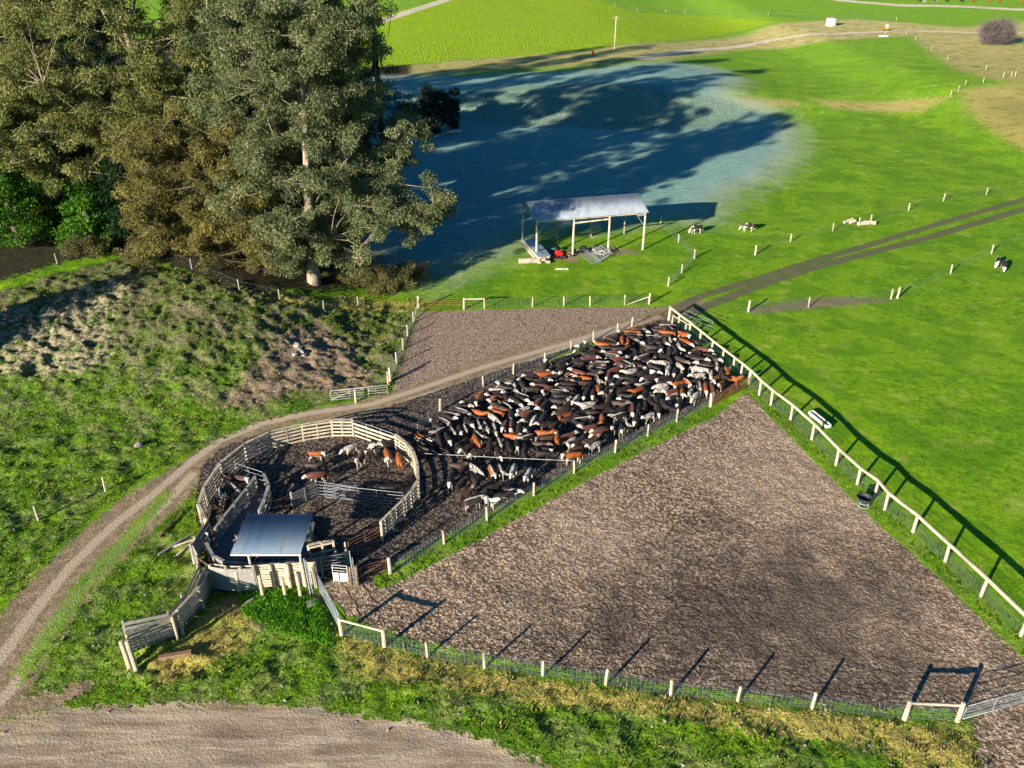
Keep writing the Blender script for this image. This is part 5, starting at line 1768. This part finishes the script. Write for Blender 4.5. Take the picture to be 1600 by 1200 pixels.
nf = [xy(*p) for p in ((694, 849), (761, 813), (834, 774), (897, 739), (961, 707), (1012, 681), (1057, 659), (1110, 635))]
fa, fb = np.array(nf[2]), np.array(nf[-1])
fdir = (fb - fa) / np.linalg.norm(fb - fa)
fn_ = np.array([-fdir[1], fdir[0]])
along = [float((np.array(p) - fa) @ fdir) for p in nf]
recs = []
for c in placed:
    v = np.array([c[0], c[1]]) - fa
    s_, dep = float(v @ fdir), float(v @ fn_)
    post_i = int(np.argmin([abs(s_ - q) for q in along]))
    recs.append((c, post_i, dep))
cnt = {}
for c, pi_, dep in sorted(recs, key=lambda r: r[2]):
    key = (c[3], facing(c[2]), pi_)
    cnt.setdefault(key, []).append(c)
for (k, fc, pi_), cs in cnt.items():
    for n, c in enumerate(cs):
        base = KIND_TXT[k] + ' ' + fc
        if len(cs) > 1:
            lab = '%s of the mob, %s to netting post %s' % (base, ORD[min(n, 11)], NUM[pi_])
            lab = '%s, %s of them to %s netting post' % (base, ORD[min(n, 11)], NUM[pi_])
        else:
            lab = '%s in the mob, level with the %s netting post' % (base, NUM[pi_])
        put_cow(c[0], c[1], c[2], c[3], lab, 'cattle packed in the long pen')


def put_list(lst, where, group, z=1.0, clampf=None):
    per = {}
    order = sorted(lst, key=lambda c: c[0])
    for px, py, k, dx, dy in order:
        x, y = xy(px, py, z)
        a = head_ang(px, py, dx, dy)
        key = (k, facing(a))
        per.setdefault(key, []).append((x, y, a, k))
    for (k, fc), cs in per.items():
        for n, c in enumerate(cs):
            w_ = where if len(cs) == 1 else '%s, %s from the left' % (where, NUM[n])
            put_cow(*c[:4], KIND_TXT[k] + ' ' + fc + ' ' + w_, group)


put_list(GROUP2, 'below the tape', 'small group of cattle below the tape')
put_list(RING, 'inside the round yard', 'cattle in the round yard')
put_list(PEN, 'in the forcing pen', 'cattle in the forcing pen')
for px, py, k, dx, dy, me, lab in (
        (1087, 360, 'F', -1, .1, CM[5], 'patched cow grazing right of the hay shed, left of the two'),
        (1167, 357, 'F', -1, -.05, CM[5], 'patched cow with white rump grazing, right of the two beyond the hay shed'),
        (1558, 412, 'F', -.3, 1, CM[5], 'patched cow grazing at the right edge of the pasture, nearer the fence post'),
        (1568, 418, 'BW', .3, 1, CM[5], 'dark cow close beside the patched one at the right edge of the pasture')):
    x, y = xy(px, py, 0.5)
    put_cow(x, y, head_ang(px, py, dx, dy), k, lab, None, me, 1.05)
for i, (px, k) in enumerate(((1437, 'B'), (1444, 'F'), (1461, 'BW'), (1479, 'B'), (1502, 'B'), (1520, 'OB'), (1543, 'OB'), (1561, 'OB'), (1598, 'OB'))):
    p = spot(px, 4)
    put_cow(p.x, p.y, rs.uniform(-.5, .5), k, '%s distant cow from the left in the row along the top right edge' % NUM[i], 'distant cattle at the top right', CM[5], 1.15)

# ------------------------------------------------------------------ people
SKIN = surf('skin', (.50, .28, .19), (.42, .22, .15), 8, .6, bump=0)
NAVY = surf('navy_cloth', (.025, .035, .09), (.018, .022, .06), 12, .9, bump=.3, bdist=.01)
DENIM = surf('dark_denim', (.05, .07, .13), (.03, .045, .09), 12, .9, bump=.3, bdist=.01)
CHECK = surf('lilac_check_cloth', (.48, .34, .48), (.20, .14, .30), 26, .9, bump=.2, bdist=.01)
PINK = surf('pale_pink_cloth', (.62, .42, .42), (.48, .32, .32), 18, .9, bump=.2, bdist=.01)
HAIR = surf('dark_hair', (.05, .03, .02), (.03, .02, .015), 20, .7, bump=.4, bdist=.01)
CAPW = surf('white_cap', (.75, .74, .72), (.6, .6, .6), 10, .8, bump=0)
BOOT = surf('black_rubber_boot', (.02, .02, .02), (.03, .03, .03), 10, .6, bump=0)


def person(loc, rz, label, shirt, trouser, hairm, hands, bend=.25, cap=False):
    """standing adult leaning forward (+x) with both hands reaching to the given points"""
    root = empty('person', loc, rz, label=label, cat='person')
    cs, sn = math.cos(bend), math.sin(bend)

    def up(x, y, z):
        zz = z - .92
        return (x * cs + zz * sn, y, .92 - x * sn + zz * cs)
    J = {'pelvis': (0, 0, .95, (.135, .155))}
    J['waist'] = (*up(0, 0, 1.10), .125)
    J['chest'] = (*up(.01, 0, 1.32), .15)
    J['collar'] = (*up(0, 0, 1.45), .10)
    J['neck'] = (*up(.02, 0, 1.52), .055)
    J['skull'] = (*up(.05, 0, 1.64), .095)
    J['crown'] = (*up(.04, 0, 1.72), .085)
    J['nose'] = (*up(.145, 0, 1.625), .022)
    B = [('pelvis', 'waist'), ('waist', 'chest'), ('chest', 'collar'), ('collar', 'neck'), ('neck', 'skull'), ('skull', 'crown'), ('skull', 'nose')]
    for s, nm in ((1, 'l'), (-1, 'r')):
        h = Vector(hands[0 if s == 1 else 1])
        sh = Vector(up(0, .20 * s, 1.42))
        el = sh.lerp(h, .5) + Vector((-.05, .06 * s, -.09))
        J['shoulder' + nm] = (*sh, .062)
        J['elbow' + nm] = (*el, .045)
        J['wrist' + nm] = (*h, .029)
        d = (h - el).normalized()
        J['palm' + nm] = (*(h + d * .07), .034)
        B += [('collar', 'shoulder' + nm), ('shoulder' + nm, 'elbow' + nm), ('elbow' + nm, 'wrist' + nm), ('wrist' + nm, 'palm' + nm)]
        sx = Vector((-d.y, d.x, 0)).normalized()
        for q in range(4):
            b0 = h + d * .105 + sx * (q - 1.5) * .021
            b1 = b0 + d * (.04 + .006 * (q in (1, 2))) + Vector((0, 0, -.022))
            J['f%d' % q + nm] = (*b0, .0095); J['g%d' % q + nm] = (*b1, .0085)
            B += [('palm' + nm, 'f%d' % q + nm), ('f%d' % q + nm, 'g%d' % q + nm)]
        th = h + d * .05 - sx * .05 * s
        J['thumb' + nm] = (*th, .011)
        B += [('palm' + nm, 'thumb' + nm)]
        J['hip' + nm] = (0, .10 * s, .88, .098)
        J['knee' + nm] = (.03 + .05 * s, .12 * s, .50, .062)
        J['ankle' + nm] = (-.02 + .08 * s, .13 * s, .09, .045)
        J['toe' + nm] = (.12 + .08 * s, .15 * s, .04, .042)
        B += [('pelvis', 'hip' + nm), ('hip' + nm, 'knee' + nm), ('knee' + nm, 'ankle' + nm), ('ankle' + nm, 'toe' + nm)]
    me, V = skinned('body', J, B, 2)
    me.materials.clear()
    for m_ in (SKIN, shirt, trouser, BOOT): me.materials.append(m_)
    hd = np.array([J['neck'][0], J['neck'][1], J['neck'][2]])
    P_ = np.array([tuple(p.center) for p in me.polygons])
    idx = np.full(len(P_), 1)
    idx[P_[:, 2] < .98] = 2
    idx[P_[:, 2] < .30] = 3
    upv = (P_ - hd) @ np.array([sn, 0, cs])
    idx[(upv > .0) & (np.linalg.norm(P_ - hd, axis=1) < .36)] = 0
    for nm in 'lr':
        el, wr = np.array(J['elbow' + nm][:3]), np.array(J['wrist' + nm][:3])
        tt = ((P_ - el) @ (wr - el)) / ((wr - el) @ (wr - el))
        near_ = np.linalg.norm(P_ - (el + np.clip(tt, 0, 1.9)[:, None] * (wr - el)), axis=1) < .10
        idx[near_ & (tt > .25)] = 0
    me.polygons.foreach_set('material_index', idx.astype(np.int32))
    link('body', me, root)
    # hair or cap over the skull
    c0 = Vector(up(.035, 0, 1.70))
    b = MB()
    n_, k_ = 12, 5
    for j in range(k_ + 1):
        ph = math.pi * .52 * j / k_
        for i in range(n_):
            a = 2 * math.pi * i / n_
            b.v.append((c0.x + .108 * math.sin(ph + .02) * math.cos(a), c0.y + .10 * math.sin(ph + .02) * math.sin(a), c0.z - .01 + .10 * math.cos(ph)))
    for j in range(k_):
        for i in range(n_):
            b.f.append([j * n_ + i, j * n_ + (i + 1) % n_, (j + 1) * n_ + (i + 1) % n_, (j + 1) * n_ + i])
    if cap: b.box((c0.x + .13, c0.y, c0.z - .01), (.10, .14, .012))
    b.build('cap' if cap else 'hair', CAPW if cap else hairm, root, smoothf=True)
    return root


def pp(px, py, z): return Vector((*xy(px, py, z), z))


person(pp(334, 862, .46), R(150), 'person in navy top leaning over the race wall beside the grey catwalk', NAVY, DENIM, HAIR, ((.52, .18, 1.10), (.46, -.22, 1.15)), .35, cap=True)
person(pp(378, 862, .46), R(200), 'person in lilac checked shirt at the left edge of the iron roof', CHECK, DENIM, HAIR, ((.34, .26, 1.05), (.34, -.24, 1.08)), .2)
person(pp(404, 884, .46), R(255), 'person in pale pink shirt mostly hidden under the iron roof', PINK, DENIM, HAIR, ((.38, .2, 1.08), (.38, -.2, 1.06)), .25)
dr = pp(395, 872, .47)
b = MB()
n0 = 16
b.tube([(0, 0, 0), (0, 0, .03), (0, 0, .42), (0, 0, .46), (0, 0, .82), (0, 0, .86)], [.26, .285, .285, .295, .285, .26], n0)
b.build('blue_drum', BLUEP, None, loc=dr, label='dark blue plastic drum under the front left of the iron roof', cat='drum')
for (px, dx_, m_, lab) in ((418, .62, BLUEP, 'blue-grey chest under the middle of the iron roof'), (444, .5, WOODB, 'brown crate with yellow lining under the iron roof')):
    q = pp(px, 884, .47)
    b = MB()
    b.box((0, 0, .04), (dx_, .42, .06))
    for s_ in (-1, 1):
        b.box((s_ * (dx_ / 2 - .02), 0, .26), (.04, .42, .38)); b.box((0, s_ * .19, .26), (dx_ - .085, .04, .38))
    b.build('crate', m_, None, loc=q, label=lab, cat='crate')
# ------------------------------------------------------------------ light and camera
w = bpy.data.worlds.new('World')
scene.world = w
w.use_nodes = True
t = NT(w.node_tree)
bg = w.node_tree.nodes['Background']
sky = t.add('ShaderNodeTexSky', sky_type='NISHITA')
sky.sun_disc = False
sky.sun_elevation = SUN_EL
sun_dir = Vector((-math.cos(SUN_AZ) * math.cos(SUN_EL), -math.sin(SUN_AZ) * math.cos(SUN_EL), math.sin(SUN_EL)))
sky.sun_rotation = math.atan2(sun_dir.x, sun_dir.y)
sky.ozone_density = 3
t.setin(bg, 'Color', t.mix(1.0, sky.outputs[0], SKY_TINT, 'MULTIPLY'))
bg.inputs['Strength'].default_value = SKY_STR
sd = bpy.data.lights.new('sun', 'SUN')
sd.energy = SUN_E
sd.angle = R(.55)
sd.color = (1, .90, .76)
so = bpy.data.objects.new('sun', sd)
COL.objects.link(so)
so.rotation_euler = (-sun_dir).to_track_quat('-Z', 'Y').to_euler()
so.location = (-60, -60, 60)

cd = bpy.data.cameras.new('camera')
cam = bpy.data.objects.new('camera', cd)
COL.objects.link(cam)
cam.location = (0, 0, CAM_H)
cam.rotation_euler = (math.pi / 2 - CAM_P, 0, 0)
cd.sensor_fit = 'HORIZONTAL'
cd.sensor_width = 36
cd.lens = 36 * CAM_F / 1600
cd.clip_start = .5
cd.clip_end = 8000
scene.camera = cam
scene.view_settings.view_transform = 'Standard'
scene.view_settings.look = 'None'
scene.view_settings.exposure = 0
scene.view_settings.gamma = 1
scene.cycles.max_bounces = 4
scene.cycles.diffuse_bounces = 2
scene.cycles.glossy_bounces = 2
scene.cycles.transmission_bounces = 2
scene.cycles.use_adaptive_sampling = True
scene.cycles.adaptive_threshold = .04
